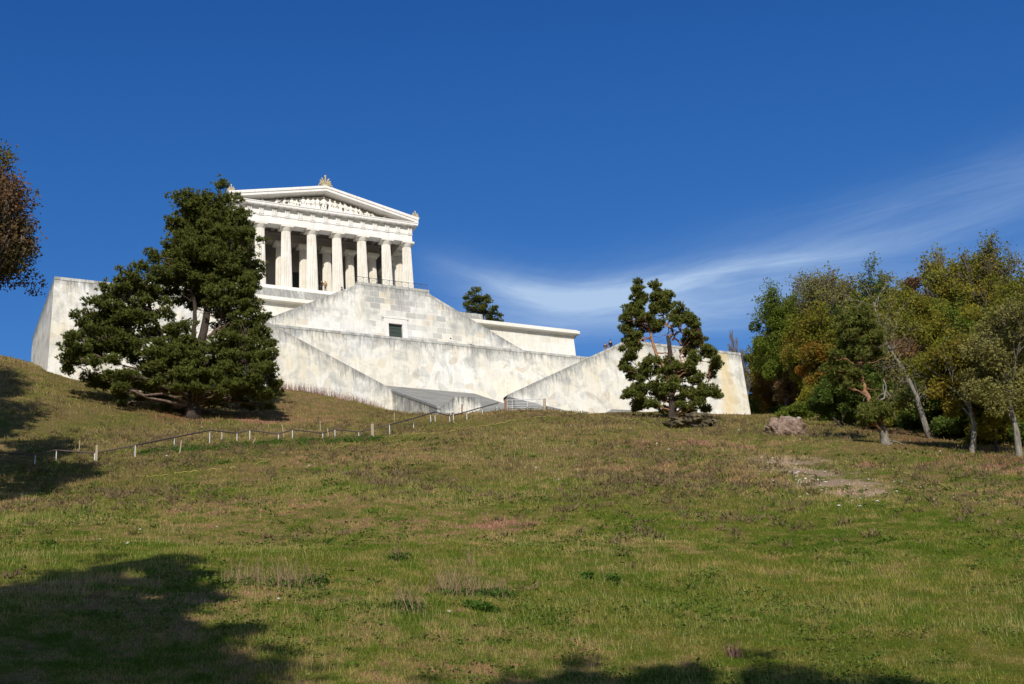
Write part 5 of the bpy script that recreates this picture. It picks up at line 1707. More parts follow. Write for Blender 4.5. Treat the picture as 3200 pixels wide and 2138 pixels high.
# ------------------------------------------------------------------ handrail, posts, gate
STEEL = simple_mat('galvanised_steel', (0.62, 0.63, 0.62), 0.45, 0.12, 4.0)
RAILM = simple_mat('rail_brown_paint', (0.095, 0.07, 0.058), 0.6, 0.25)
WOOD = simple_mat('weathered_wood', (0.36, 0.29, 0.20), 0.85, 0.35, 5.0)
WOODR = simple_mat('reddish_wood', (0.24, 0.13, 0.09), 0.85, 0.3, 5.0)
YELLOW = simple_mat('yellow_hose', (0.42, 0.38, 0.09), 0.6, 0.12)


def post_at(px, ytop, ybot, d0=60):
    g_ = ground_hit(px, ybot, d0)
    d = math.hypot(g_[0] - CAM[0], g_[1] - CAM[1])
    tpz = at(px, ytop, d)[2]
    top = np.array([g_[0], g_[1], tpz])
    g_ = g_.copy(); g_[2] -= 0.15
    return g_, top


def handrail(name, posts, rail, label, lead=(None, None)):
    tops, base0 = {}, None
    objs = []
    for (x_, yt_, yb_) in posts:
        g_, tp_ = post_at(x_, yt_, yb_)
        objs.append((g_, tp_)); tops[x_] = tp_
    root = empty(name, objs[0][0], label, 'handrail')
    for g_, tp_ in objs:
        m = MB(); m.tube([g_, tp_], 0.035, 7); m.build('post', STEEL, root)
    pts = []
    xs_ = sorted(tops)
    ds_ = [math.hypot(tops[a][0] - CAM[0], tops[a][1] - CAM[1]) for a in xs_]
    for (x_, y_) in rail:
        pts.append(at(x_, y_, float(np.interp(x_, xs_, ds_))))
    m = MB(); m.tube(pts, 0.06, 7); m.build('rail', RAILM, root)
    return root


pL = [F1(x, 0)[:1] + (F1(x, a)[1], F1(x, b)[1]) for x, a, b in ((255, 522, 588), (410, 488, 578), (693, 508, 565))]
handrail('handrail', pL, [F1(-60, 500), F1(0, 503), F1(255, 521), F1(410, 486), F1(693, 507)], 'short low handrail in the shade at the far left, white posts under a brown rail')
pM = [F1(x, 0)[:1] + (F1(x, a)[1], F1(x, b)[1]) for x, a, b in ((990, 450, 535), (1277, 393, 478), (1538, 342, 430), (1738, 360, 420), (1832, 340, 410), (2042, 368, 408), (2145, 337, 397))]
pM += [F2(x, 0)[:1] + (F2(x, a)[1], F2(x, b)[1]) for x, a, b in ((255, 360, 395), (345, 335, 393), (520, 352, 390), (747, 300, 375), (922, 253, 330), (1080, 205, 275), (1187, 237, 282), (1313, 203, 262), (1427, 170, 222), (1533, 140, 205))]
handrail('handrail', pM, [F1(720, 502), F1(990, 450), F1(1277, 392), F1(1540, 340), F1(1738, 360), F1(1832, 338), F1(2042, 368), F1(2145, 335), F2(255, 360), F2(345, 333), F2(520, 352), F2(747, 299), F2(922, 252), F2(1077, 205), F2(1187, 236), F2(1313, 203), F2(1427, 170), F2(1543, 138)],
         'long kinked brown handrail on white posts climbing from the left shade to the gate')

for (fn, x_, yt_, yb_, r_, lean, lab, mt_) in (
        (F2, 621, 295, 395, 0.15, 0.0, 'thick pale wooden post standing in the middle of the long handrail', WOOD),
        (F1, 1625, 350, 418, 0.09, 0.02, 'rough wooden post between two high bends of the handrail', WOOD),
        (F1, 706, 450, 566, 0.10, 0.0, 'rough wooden post where the short shaded handrail ends', WOOD),
        (F1, 1315, 415, 515, 0.05, 0.12, 'thin grey stake leaning just below the rising handrail', WOOD),
        (F1, 578, 412, 492, 0.04, 0.05, 'thin stake standing in the shade above the short handrail', WOOD),
        (F1, 2083, 300, 390, 0.045, -0.12, 'thin leaning stake behind the low dip of the handrail', WOOD),
        (F1, 1845, 395, 440, 0.045, 0.5, 'broken stake leaning far over in front of the handrail', WOOD),
        (F2, 237, 270, 350, 0.045, 0.0, 'pale thin stake in the grass behind the handrail', WOOD),
        (F2, 297, 325, 405, 0.045, -0.06, 'thin stake in front of the handrail left of the thick post', WOOD),
        (F2, 780, 205, 280, 0.04, 0.03, 'thin stake at the corner of the streaked cheek wall', WOOD),
        (F2, 1048, 230, 284, 0.04, 0.0, 'thin steel stake beside the high peak of the handrail', STEEL),
        (F2, 1215, 225, 280, 0.04, 0.0, 'thin steel stake beside the lowest bend below the gate', STEEL),
        (F2, 1105, 168, 200, 0.04, 0.0, 'short steel stake against the grey front steps', STEEL)):
    X_, Yt = fn(x_, yt_); Yb = fn(x_, yb_)[1]
    g_, tp_ = post_at(X_, Yt, Yb)
    tp_ = tp_ + CR * lean * (tp_[2] - g_[2])
    m = MB()
    mid = (g_ + tp_) / 2 + CR * 0.01
    m.tube([g_, mid, tp_ - (tp_ - g_) * 0.04, tp_], [r_ * 1.05, r_, r_ * 0.97, r_ * 0.7], 7)
    tag(m.build('post', mt_), lab, 'post', 'wooden and steel posts along the path')

# field gate on the crest
G1 = lambda x, y: (1560 + .12782 * x, 1220 + .12782 * y)
gA = ground_hit(*G1(160, 512), 100); gd = math.hypot(gA[0] - CAM[0], gA[1] - CAM[1])
gate = empty('field_gate', gA, 'white metal field gate of five bars closed across the crest', 'gate')
mg = lambda x, y: at(*G1(x, y), gd)
m = MB(); m.tube([mg(190, 238), mg(1080, 215)], 0.035, 6); m.tube([mg(190, 482), mg(1085, 455)], 0.035, 6)
m.tube([mg(190, 238), mg(190, 482)], 0.035, 6); m.tube([mg(1080, 215), mg(1087, 455)], 0.04, 6)
m.build('frame', STEEL, gate)
for ya, yb2 in ((318, 290), (380, 350), (432, 408)):
    m = MB(); m.tube([mg(190, ya), mg(1083, yb2)], 0.022, 6); m.build('bar', STEEL, gate)
for xx in (318, 690):
    m = MB(); m.tube([mg(xx, 238 - (xx - 190) * .026), mg(xx, 482 - (xx - 190) * .03)], 0.03, 6); m.build('upright', STEEL, gate)
m = MB(); q_ = mg(1035, 375); m.box(q_[0] - .1, q_[0] + .1, q_[1] - .05, q_[1] + .05, q_[2] - .06, q_[2] + .06); m.build('latch', STEEL, gate)
for xx, yt_, yb_, mt_, lab in ((160, 220, 515, WOODR, 'reddish wooden gate post at the left end of the white gate'), (1110, 200, 480, WOOD, 'pale wooden gate post at the right end of the white gate')):
    m = MB(); a_, b_ = mg(xx, yb_ + 30), mg(xx, yt_); m.tube([a_, b_ - (b_ - a_) * 0.03, b_], [0.15, 0.14, 0.09], 8)
    tag(m.build('gate_post', mt_), lab, 'post', 'gate posts')
# small hurdle beside the buttress
hA = ground_hit(*F2(1195, 240), 100); hd = math.hypot(hA[0] - CAM[0], hA[1] - CAM[1])
hur = empty('stile', hA, 'small sloping metal stile frame in front of the grey buttress wall', 'stile')
mh = lambda x, y: at(*F2(x, y), hd)
for (a_, b_) in (((1195, 190), (1270, 152)), ((1197, 210), (1272, 172)), ((1210, 225), (1272, 190))):
    m = MB(); m.tube([mh(*a_), mh(*b_)], 0.025, 6); m.build('bar', STEEL, hur)
m = MB(); m.tube([mh(1195, 250), mh(1195, 188)], 0.035, 6); m.build('post', STEEL, hur)
m = MB(); m.tube([mh(1276, 225), mh(1276, 150)], 0.07, 6); m.build('post', WOODR, hur)


def hose(runs, label, name='hose'):
    pts = []
    for ri, run in enumerate(runs):
        P = []
        for i in range(len(run) - 1):
            (xa, ya), (xb, yb_) = run[i], run[i + 1]
            n = max(2, int(math.hypot(xb - xa, yb_ - ya) / 8))
            for k_ in range(n):
                P.append((xa + (xb - xa) * k_ / n, ya + (yb_ - ya) * k_ / n))
        P.append(run[-1])
        Q = [ground_hit(a, b, 60) + np.array([0, 0, 0.07 + 0.05 * math.sin(a * 0.21)]) for a, b in P]
        if pts:   # dives under the turf between the visible runs
            a, b = pts[-1], Q[0]
            for s in (0.03, 0.2, 0.4, 0.6, 0.8, 0.97):
                q_ = a * (1 - s) + b * s
                q_[2] = float(hgt(q_[0:1], q_[1:2])[0]) - 0.15
                pts.append(q_)
        pts += Q
    m = MB(); m.tube(pts, 0.024, 5)
    return tag(m.build(name, YELLOW, smooth=True), label, 'hose', 'yellow hoses lying in the grass')


K1 = lambda x, y: (1700 + .34086 * x, 1240 + .34086 * y)
K2 = lambda x, y: (2380 + .34938 * x, 1240 + .34938 * y)
hose([[F1(945, 683), F1(1100, 685), F1(1250, 672)], [F1(1285, 660), F1(1460, 643)], [F1(1520, 633), F1(1620, 630)], [F1(1690, 620), F1(1730, 617)], [F1(1880, 588), F1(1985, 563)],
      [F2(305, 490), F2(420, 455), F2(548, 412)], [F2(720, 395), F2(860, 375), F2(970, 365), F2(1080, 368), F2(1200, 352), F2(1300, 330), F2(1420, 315), F2(1560, 292), F2(1670, 265)],
      [F2(1720, 262), F2(1800, 248), F2(1930, 240)], [F2(2020, 230), F2(2080, 226), F2(2160, 218)]],
     'long yellow hose winding up the left half of the slope to the crest')
hose([[F2(1187, 283), F2(1230, 290), F2(1268, 312), F2(1255, 322), F2(1220, 345)]], 'short curled yellow hose end just below the handrail')
hose([[K1(545, 155), K1(570, 175), K1(620, 190), K1(700, 205), K1(790, 215), K1(850, 208), K1(890, 225), K1(940, 252), K1(1050, 278)], [K1(1230, 312), K1(1380, 345)], [K1(1430, 340), K1(1510, 365)],
      [K1(1730, 418), K1(1910, 465)], [K1(1980, 480), K1(2080, 495)]], 'yellow hose running down from the crest past the slim forked pine')
hose([[K2(730, 585), K2(810, 593), K2(870, 625), K2(960, 650), K2(1090, 655)], [K2(1150, 655), K2(1240, 675), K2(1340, 705)], [K2(1475, 745), K2(1600, 795), K2(1750, 832)],
      [K2(1825, 850), K2(1970, 890), K2(2060, 912), K2(2200, 938)]], 'yellow hose lying down the slope toward the right edge')


# ------------------------------------------------------------------ mound, rocks, stones
def lump(c, R, seed, seg=28, ring=16, amp=0.25, fr=1.4, squash=True):
    vs, fs = [], []
    for i in range(ring + 1):
        t_ = math.pi * i / ring
        for k_ in range(seg):
            a = 2 * math.pi * k_ / seg
            d = Vector((math.sin(t_) * math.cos(a), math.sin(t_) * math.sin(a), math.cos(t_)))
            n_ = 1 + amp * mnoise.fractal(d * fr + Vector((seed, 0, 0)), 1.0, 2.0, 4)
            vs.append((c[0] + R[0] * d.x * n_, c[1] + R[1] * d.y * n_, c[2] + R[2] * d.z * n_))
    for i in range(ring):
        for k_ in range(seg):
            a0, a1 = i * seg + k_, i * seg + (k_ + 1) % seg
            fs.append((a0, a0 + seg, a1 + seg, a1))
    return vs, fs


EARTH, tE, bE, pE, _o = new_mat('mound_earth')
nE = tE.noise(pE, 2.0, 6, 0.75)
tE.link(tE.mix(tE.ramp(nE, [(0.38, 0.0), (0.66, 1.0)]), (0.15, 0.095, 0.065), (0.38, 0.28, 0.21)), bE.inputs['Base Color'])
bmpE = tE.new('ShaderNodeBump'); bmpE.inputs['Distance'].default_value = 0.15; tE.link(nE, bmpE.inputs['Height']); tE.link(bmpE.outputs[0], bE.inputs['Normal'])
ROCKM = simple_mat('pale_rock', (0.32, 0.28, 0.24), 0.9, 0.35, 3.0)
gm = ground_hit(2468, 1362, 90)
mo = empty('earth_mound', gm, 'rounded pinkish brown mound of earth and rubble near the wall end', 'mound')
dm = math.hypot(gm[0] - CAM[0], gm[1] - CAM[1])
sc_ = dm * 1.08 / FPX
fw = np.array([math.sin(YAW), math.cos(YAW), 0])
cm = gm + fw * 1.9 + CR * np.array([1, 1, 0]) * 0.1
cm[2] = gm[2] + 0.35
m = MB(); m.add(*lump(cm, (68 * sc_, 60 * sc_, 60 * sc_), 3.3, 56, 34, 0.30, 2.6)); m.build('earth', EARTH, mo)
for i in range(34):
    s = rng.uniform(-1, 0.6)
    px, py = 2468 + 55 * s, 1306 + 34 * max(0, -s - 0.1) ** 1.2 + 10 * max(0, s) + rng.uniform(-3, 8)
    q_ = at(px, py, dm + 1.5 + rng.uniform(-0.6, 0.6))
    r_ = rng.uniform(0.07, 0.22)
    m = MB(); m.add(*lump(q_, (r_ * 1.3, r_, r_ * 0.8), i * 1.7, 9, 6, 0.6, 1.5)); m.build('rubble_stone', ROCKM, mo)

ROOTM = bark_mat('root_mass', (0.030, 0.024, 0.018), (0.17, 0.135, 0.075), 1.2)
gr = ground_hit(2160, 1338, 100); dg = math.hypot(gr[0] - CAM[0], gr[1] - CAM[1]); sg = dg * 1.08 / FPX
rt = empty('root_mass', gr, 'dark gnarled root mass lying right of the slim forked pine', 'root mass')
m = MB()
c0 = gr + fw * 0.9
m.add(*lump(c0 + CR * np.array([1, 1, 0]) * 1.0 + [0, 0, 0.95], (54 * sg, 1.1, 24 * sg), 8.8, 40, 24, 0.42, 2.0))
m.build('boulder', ROOTM, rt)
m = MB(); m.add(*lump(c0 - CR * np.array([1, 1, 0]) * 1.0 + [0, 0, 0.75], (40 * sg, 1.0, 18 * sg), 4.1, 32, 20, 0.5, 2.2)); m.build('stump', ROOTM, rt)
m = MB()
for k_ in range(12):
    a = rng.uniform(-1, 1)
    p0 = c0 + CR * np.array([1, 1, 0]) * a * 1.8 + [0, 0, rng.uniform(0.1, 0.7)] - fw * 0.5
    p1 = p0 - fw * rng.uniform(0.3, 1.0) + CR * rng.uniform(-0.6, 1.4) + [0, 0, -0.5]
    m.tube(curve_pts(p0, p1, -0.15, 4, 0.08), [0.11, 0.10, 0.08, 0.06, 0.03], 6)
m.tube([at(*K1(x_, y_), dg - 0.5) for x_, y_ in ((1545, 270), (1585, 262), (1620, 268), (1675, 272))], [0.06, 0.05, 0.05, 0.02], 5)
m.build('roots', ROOTM, rt)
# fallen branches
for P_, r_, lab in (([K2(545, 252), K2(620, 247), K2(720, 245)], 0.08, 'pale fallen trunk lying at the wood edge behind the mound'),
                    ([K2(1150, 395), K2(1210, 402), K2(1255, 425), K2(1300, 440)], 0.06, 'grey fallen limb on the grass right of the bowed pine base'),
                    ([K2(640, 190), K2(680, 230), K2(722, 275)], 0.12, 'dark leaning stem beside the dark trunk at the wood edge')):
    g_ = ground_hit(*P_[-1], 60); dd = math.hypot(g_[0] - CAM[0], g_[1] - CAM[1])
    m = MB(); m.tube([at(a, b, dd) for a, b in P_], [r_ * (1 - 0.4 * i / len(P_)) for i in range(len(P_))], 6)
    tag(m.build('fallen_branch', BARK_PALE if r_ < 0.1 else BARK_DARK, smooth=True), lab, 'branch')

protos = []
for i in range(4):
    vs, fs = lump((0, 0, 0), (1.0, 0.75, 0.5), 20 + i * 3.1, 9, 6, 0.5, 1.6)
    me = bpy.data.meshes.new('stone'); me.from_pydata([tuple(v) for v in vs], [], fs); me.materials.append(simple_mat('white_stone', (0.52, 0.48, 0.40), 0.9, 0.2) if i == 0 else protos[0].materials[0]); protos.append(me)
spots = [K1(795, 300), K1(1030, 367), K1(1100, 375), K1(1035, 440), K1(1145, 493), K1(1185, 530), K1(1312, 547), K1(1785, 315), K1(120, 505), K1(740, 228), K1(545, 325), K1(910, 425), K1(690, 465), K1(245, 275),
         F2(1325, 555), F2(1500, 595), F2(1505, 455), F2(1975, 498), F2(1740, 408), F2(1345, 510), F2(1595, 400), F2(2200, 682), F2(155, 607), F2(1820, 623), F2(1985, 712), F2(660, 685),
         F1(1350, 338), F1(1478, 326), F1(1620, 326), F1(1765, 328), F1(1043, 325), F1(1552, 296), F1(1912, 326), F1(620, 325), F1(1220, 535), F1(2268, 607), F1(155, 822),
         K2(1600, 497), K2(2025, 625), K2(1725, 917), K2(1425, 822), K2(1210, 858), K2(957, 750), K2(1255, 775), K2(1185, 775), K2(410, 885), K2(110, 848), K2(1540, 938), K2(2045, 935), K2(1995, 727), K2(580, 862), K2(345, 390),
         S1(1715, 572), S1(577, 490), (678, 1652), (313, 1690), (398, 1703), (440, 1660), (220, 1640)]
for i, (px, py) in enumerate(spots):
    g_ = ground_hit(px, py, 40)
    o = bpy.data.objects.new('stone', protos[i % 4]); col.objects.link(o)
    dd = math.hypot(g_[0] - CAM[0], g_[1] - CAM[1])
    s = rng.uniform(0.05, 0.10) * (0.5 + dd / 160)
    o.location = g_ + np.array([0, 0, s * 0.45 + 0.05]); o.scale = (s, s, s); o.rotation_euler = (rng.uniform(-.4, .4), rng.uniform(-.4, .4), rng.uniform(0, 6))
    tag(o, 'small pale stone lying loose in the meadow grass', 'stone', 'pale stones lying in the grass')
# pale flakes of the bare scar
for i in range(70):
    px, py = 2500 + rng.normal(0, 110), 0
    py = 1478 + (px - 2440) * 0.30 + rng.normal(0, 26)
    g_ = ground_hit(px, py, 40)
    o = bpy.data.objects.new('scree_stone', protos[i % 4]); col.objects.link(o)
    s = rng.uniform(0.05, 0.14)
    o.location = g_ + np.array([0, 0, 0.05]); o.scale = (s, s, s); o.rotation_euler = (0, 0, rng.uniform(0, 6))
    tag(o, 'pale flat stone on the bare eroded patch below the mound', 'stone', 'stones on the bare eroded patch')

# ------------------------------------------------------------------ people
SKIN = simple_mat('skin', (0.55, 0.34, 0.24), 0.6, 0.08)


def cloth(name, c): return simple_mat(name, c, 0.9, 0.18, 6.0)


def skin_graph(verts, edges, radii, name, mat, parent, subdiv=1, rootv=0):
    me = bpy.data.meshes.new(name)
    me.from_pydata([tuple(map(float, v)) for v in verts], edges, [])
    o = bpy.data.objects.new(name, me); col.objects.link(o)
    sk = o.modifiers.new('skin', 'SKIN'); sk.use_smooth_shade = True
    lay = me.skin_vertices[0] if me.skin_vertices else None
    if lay is None:
        bpy.context.view_layer.update()
        lay = me.skin_vertices[0]
    for i, r_ in enumerate(radii):
        lay.data[i].radius = (r_, r_) if not isinstance(r_, tuple) else r_
        lay.data[i].use_root = (i == rootv)
    sb_ = o.modifiers.new('sub', 'SUBSURF'); sb_.levels = subdiv; sb_.render_levels = subdiv
    bpy.context.view_layer.update()
    dg_ = bpy.context.evaluated_depsgraph_get()
    nm = bpy.data.meshes.new_from_object(o.evaluated_get(dg_))
    o.modifiers.clear(); o.data = nm; nm.name = name
    nm.materials.clear(); nm.materials.append(mat)
    o.parent = parent
    return o


def person(base, face, pose, top, legs, hair, label, coat=False, arms=('down', 'down'), longhair=False, hat=None, lean=0.0):
    """base: feet (standing) or seat point (seated), face: heading angle; +Y of the figure is forward"""
    root = empty('person', base, label, 'person', 'visitors', rz=face)
    sit = pose == 'sit'
    lie = pose == 'lie'
    hipz = 0.12 if sit else 0.92
    J = {}
    J['pelvis'] = Vector((0, 0, hipz)); J['spine'] = Vector((0, 0.02 + lean * 0.1, hipz + 0.20)); J['chest'] = Vector((0, 0.0 + lean * 0.25, hipz + 0.42))
    J['neck'] = Vector((0, 0.0 + lean * 0.32, hipz + 0.56)); J['headb'] = Vector((0, 0.02 + lean * 0.36, hipz + 0.64)); J['headc'] = Vector((0, 0.035 + lean * 0.38, hipz + 0.70)); J['headt'] = Vector((0, 0.0 + lean * 0.38, hipz + 0.79))
    J['nose'] = J['headc'] + Vector((0, 0.105, -0.005))
    for s, n_ in ((-1, 'l'), (1, 'r')):
        J['sh' + n_] = J['chest'] + Vector((s * 0.19, -0.01, 0.06))
        arm = arms[0] if s < 0 else arms[1]
        sh = J['sh' + n_]
        if arm == 'down': el, wr_ = sh + Vector((s * 0.06, -0.03, -0.29)), sh + Vector((s * 0.07, 0.06, -0.54))
        elif arm == 'up': el, wr_ = sh + Vector((s * 0.10, 0.20, -0.16)), sh + Vector((s * 0.06, 0.42, 0.05))
        elif arm == 'prop': el, wr_ = sh + Vector((s * 0.10, -0.16, -0.25)), sh + Vector((s * 0.08, -0.20, -0.50))
        elif arm == 'pocket': el, wr_ = sh + Vector((s * 0.13, -0.06, -0.27)), sh + Vector((s * 0.02, 0.10, -0.47))
        else: el, wr_ = sh + Vector((s * 0.06, 0.05, -0.28)), sh + Vector((-s * 0.06, 0.28, -0.33))
        J['el' + n_], J['wr' + n_] = el, wr_
        dirh = (wr_ - el).normalized()
        J['pa' + n_] = wr_ + dirh * 0.08
        J['hip' + n_] = J['pelvis'] + Vector((s * 0.09, 0, -0.04))
        if sit:
            J['kn' + n_] = J['pelvis'] + Vector((s * 0.13, 0.44, 0.03)); J['an' + n_] = J['pelvis'] + Vector((s * 0.12, 0.52, -0.38))
        else:
            J['kn' + n_] = Vector((s * 0.10, 0.03, 0.50)); J['an' + n_] = Vector((s * 0.11, -0.01, 0.09))
        J['to' + n_] = J['an' + n_] + Vector((0, 0.17, -0.05))
    if lie:
        Rm = Matrix.Rotation(rad(-78), 3, 'X')
        for k_ in J: J[k_] = Rm @ (J[k_] - Vector((0, 0, 0.92))) + Vector((0, 0, 0.16))
    names = ['pelvis', 'spine', 'chest', 'neck', 'headb', 'headc', 'headt']
    R0 = {'pelvis': .13, 'spine': .12, 'chest': .14, 'neck': .055, 'headb': .075, 'headc': .095, 'headt': .07, 'nose': .014,
          'sh': .065, 'el': .042, 'wr': .03, 'pa': .032, 'hip': .10, 'kn': .06, 'an': .042, 'to': .035}
    V_, Rr, E_ = [], [], []
    idx = {}

    def addv(k_, r_):
        idx[k_] = len(V_); V_.append(J[k_]); Rr.append(r_)
    for k_ in names: addv(k_, R0[k_])
    for a_, b_ in zip(names, names[1:]): E_.append((idx[a_], idx[b_]))
    addv('nose', R0['nose']); E_.append((idx['headc'], idx['nose']))
    for n_ in 'lr':
        for c_ in ('sh', 'el', 'wr', 'pa', 'hip', 'kn', 'an', 'to'): addv(c_ + n_, R0[c_])
        E_ += [(idx['chest'], idx['sh' + n_]), (idx['sh' + n_], idx['el' + n_]), (idx['el' + n_], idx['wr' + n_]), (idx['wr' + n_], idx['pa' + n_]),
               (idx['pelvis'], idx['hip' + n_]), (idx['hip' + n_], idx['kn' + n_]), (idx['kn' + n_], idx['an' + n_]), (idx['an' + n_], idx['to' + n_])]
        dirh = (J['pa' + n_] - J['wr' + n_]).normalized()
        sd = dirh.cross(Vector((0, 0, 1)));
        sd = sd.normalized() if sd.length > 0.1 else Vector((1, 0, 0))
        for f_, L_ in ((-0.033, .062), (-0.011, .078), (0.011, .072), (0.033, .055)):
            q0 = J['pa' + n_] + sd * f_ + dirh * 0.02; q1 = q0 + dirh * L_ + Vector((0, 0.012, 0))
            i0 = len(V_); V_.extend([q0, q1]); Rr.extend([.010, .008]); E_ += [(idx['pa' + n_], i0), (i0, i0 + 1)]
        q0 = J['wr' + n_] * .5 + J['pa' + n_] * .5 + sd * 0.045; i0 = len(V_); V_.extend([q0, q0 + dirh * 0.045 + sd * 0.015]); Rr.extend([.011, .009]); E_ += [(idx['pa' + n_], i0), (i0, i0 + 1)]
    skin_graph(V_, E_, Rr, 'body', SKIN, root, 1, 0)
    # clothes follow the same bones, a little wider
    def part(keys, edges, rr, nm, mt_):
        ii_ = {k_: i for i, k_ in enumerate(keys)}
        skin_graph([J[k_] for k_ in keys], [(ii_[a_], ii_[b_]) for a_, b_ in edges], rr, nm, mt_, root, 1, 0)
    J['hem'] = J['pelvis'] + Vector((0, 0.0, -0.30)) if (coat and not sit) else J['pelvis'] + Vector((0, 0.01, -0.05))
    part(['chest', 'spine', 'pelvis', 'hem', 'shl', 'ell', 'wrl', 'shr', 'elr', 'wrr'],
         [('chest', 'spine'), ('spine', 'pelvis'), ('pelvis', 'hem'), ('chest', 'shl'), ('shl', 'ell'), ('ell', 'wrl'), ('chest', 'shr'), ('shr', 'elr'), ('elr', 'wrr')],
         [.175, .165, .175, .20 if coat else .16, .088, .066, .052, .088, .066, .052], 'coat' if coat else 'jacket', top)
    part(['pelvis', 'hipl', 'knl', 'anl', 'hipr', 'knr', 'anr'], [('pelvis', 'hipl'), ('hipl', 'knl'), ('knl', 'anl'), ('pelvis', 'hipr'), ('hipr', 'knr'), ('knr', 'anr')],
         [.145, .115, .082, .062, .115, .082, .062], 'trousers', legs)
    m = MB(); m.blob(J['headc'] + Vector((0, -0.03, 0.035)), (0.108, 0.115, 0.12), 10, 8)
    if longhair: m.tube([J['headc'] + Vector((0, -0.06, 0.03)), J['neck'] + Vector((0, -0.10, 0)), J['chest'] + Vector((0, -0.15, 0.02))], [0.10, 0.115, 0.06], 8)
    o = m.build('hair', hair, root, smooth=True, world=False)
    if hat:
        m = MB(); m.blob(J['headt'] + Vector((0, 0, 0.02)), (0.115, 0.125, 0.07), 10, 6); m.box(-0.07, 0.07, J['headt'].y + 0.08, J['headt'].y + 0.19, J['headt'].z - 0.02, J['headt'].z); m.build('cap', hat, root, smooth=True, world=False)
    for n_ in 'lr':
        m = MB(); a_, b_ = J['an' + n_], J['to' + n_]
        m.tube([a_ + Vector((0, -0.06, -0.04)), a_ + Vector((0, 0, -0.03)), b_, b_ + (b_ - a_) * 0.25], [0.045, 0.055, 0.045, 0.03], 7); m.build('shoe', SHOE, root, smooth=True, world=False)
    return root


SHOE = cloth('shoe_leather', (0.03, 0.028, 0.026))
C_TAN, C_BLK, C_NAVY, C_WHITE, C_GREY, C_BROWN, C_PINK = (cloth('tan_wool', (0.42, 0.24, 0.10)), cloth('black_cloth', (0.025, 0.02, 0.025)), cloth('navy_cloth', (0.03, 0.045, 0.10)),
                                                          cloth('white_cloth', (0.80, 0.78, 0.76)), cloth('grey_denim', (0.16, 0.19, 0.25)), cloth('brown_jacket', (0.10, 0.055, 0.04)), cloth('pink_cloth', (0.50, 0.28, 0.30)))
H_DARK, H_RED, H_FAIR = cloth('dark_hair', (0.03, 0.02, 0.015)), cloth('auburn_hair', (0.30, 0.10, 0.035)), cloth('fair_hair', (0.35, 0.22, 0.10))


def on_steps(px, py):
    """sighting meets the grand steps"""
    d = ray(px, py)
    s = 10.35 / 17.1
    for yy in np.arange(-17.5, 2.5, 0.05):
        p = CAM + d * (yy - CAM[1]) / d[1]
        i = min(23, max(0, math.floor((yy + 17.6) / (17.1 / 23))))
        if p[2] <= -11.15 + 10.35 * (i + 1) / 24 + 0.03: return np.array([p[0], p[1] + 0.15, -11.15 + 10.35 * (i + 1) / 24])
    return p


toward = math.pi - 0.4    # heading that faces the viewer
p1_ = on_y(1017, 909, -1.2); s1_ = on_steps(1017, 909)
person(s1_, toward + 2.7, 'stand', C_TAN, C_BLK, H_FAIR, 'person in a long tan coat standing on the temple steps, seen from behind', coat=True, arms=('pocket', 'pocket'))
s2_ = s1_ + np.array([-0.62, 0.0, 0.0])
person(s2_, toward - 0.6, 'stand', C_BLK, C_BLK, H_DARK, 'person in black beside the tan coat on the temple steps', arms=('pocket', 'down'))
for px, py, yy, tp_, lg, hr, lab, kw in (
        (1068, 897, -27.6, C_NAVY, C_GREY, H_DARK, 'person in a dark jacket behind the left slope of the stair block', {}),
        (1086, 900, -26.6, C_BROWN, C_BLK, H_RED, 'person with only a red-brown head showing over the stair block slope', {})):
    hd_ = on_y(px, py, yy)
    person((hd_[0], hd_[1], hd_[2] - 1.74), 1.4, 'stand', tp_, lg, hr, lab, **kw)
hd_ = on_y(1178, 859, -27.9)
person((hd_[0], hd_[1], -13.4), toward, 'stand', C_NAVY, C_BLK, H_DARK, 'person in dark clothes standing at the iron railing before the columns', arms=('fwd', 'fwd'), lean=0.3)
hd_ = on_y(1411, 1069, -32.5)
person((hd_[0] - 0.1, -32.5, -21.88), -math.pi / 2 - 0.5, 'sit', C_WHITE, C_WHITE, H_DARK, 'person in white sitting on the middle terrace wall right of the doorway', arms=('prop', 'fwd'))
hd_ = on_y(1478, 1077, -32.5)
person((hd_[0], -32.5, -21.95), math.pi / 2, 'lie', C_BLK, C_BLK, H_FAIR, 'person in black lying on the middle terrace wall', arms=('fwd', 'up'))
hd_ = on_y(1891, 1071, -40.6)
person((hd_[0], hd_[1], hd_[2] - 1.72), toward - 0.3, 'stand', C_BROWN, C_GREY, H_DARK, 'person in a dark open jacket and white shirt going down behind the sloping wall', hat=None)
hd_ = on_y(1906, 1064, -40.6)
person((hd_[0], hd_[1], hd_[2] - 1.72), toward + 0.3, 'stand', C_BLK, C_BLK, H_DARK, 'person in a navy cap and black jacket, upper of two behind the sloping wall', hat=C_NAVY, lean=0.3)
g_ = ground_hit(1781, 1288, 100)
person((g_[0], g_[1], g_[2] + 0.18), -YAW - math.pi / 2 + 0.3, 'sit', C_NAVY, C_BLK, H_RED, 'woman with long red hair sitting on the crest with one hand raised', arms=('fwd', 'up'), longhair=True)
bb = ground_hit(1825, 1291, 100)
bn = empty('bench', bb, 'low wooden bench on the crest beside the sitting woman', 'bench')
wv = CR * np.array([1, 1, 0]); wv /= np.linalg.norm(wv)
m = MB(); cc_ = bb + np.array([0, 0, 0.42])
q4 = [cc_ - wv * 0.45 - fw * 0.2, cc_ + wv * 0.45 - fw * 0.2, cc_ + wv * 0.45 + fw * 0.2, cc_ - wv * 0.45 + fw * 0.2]
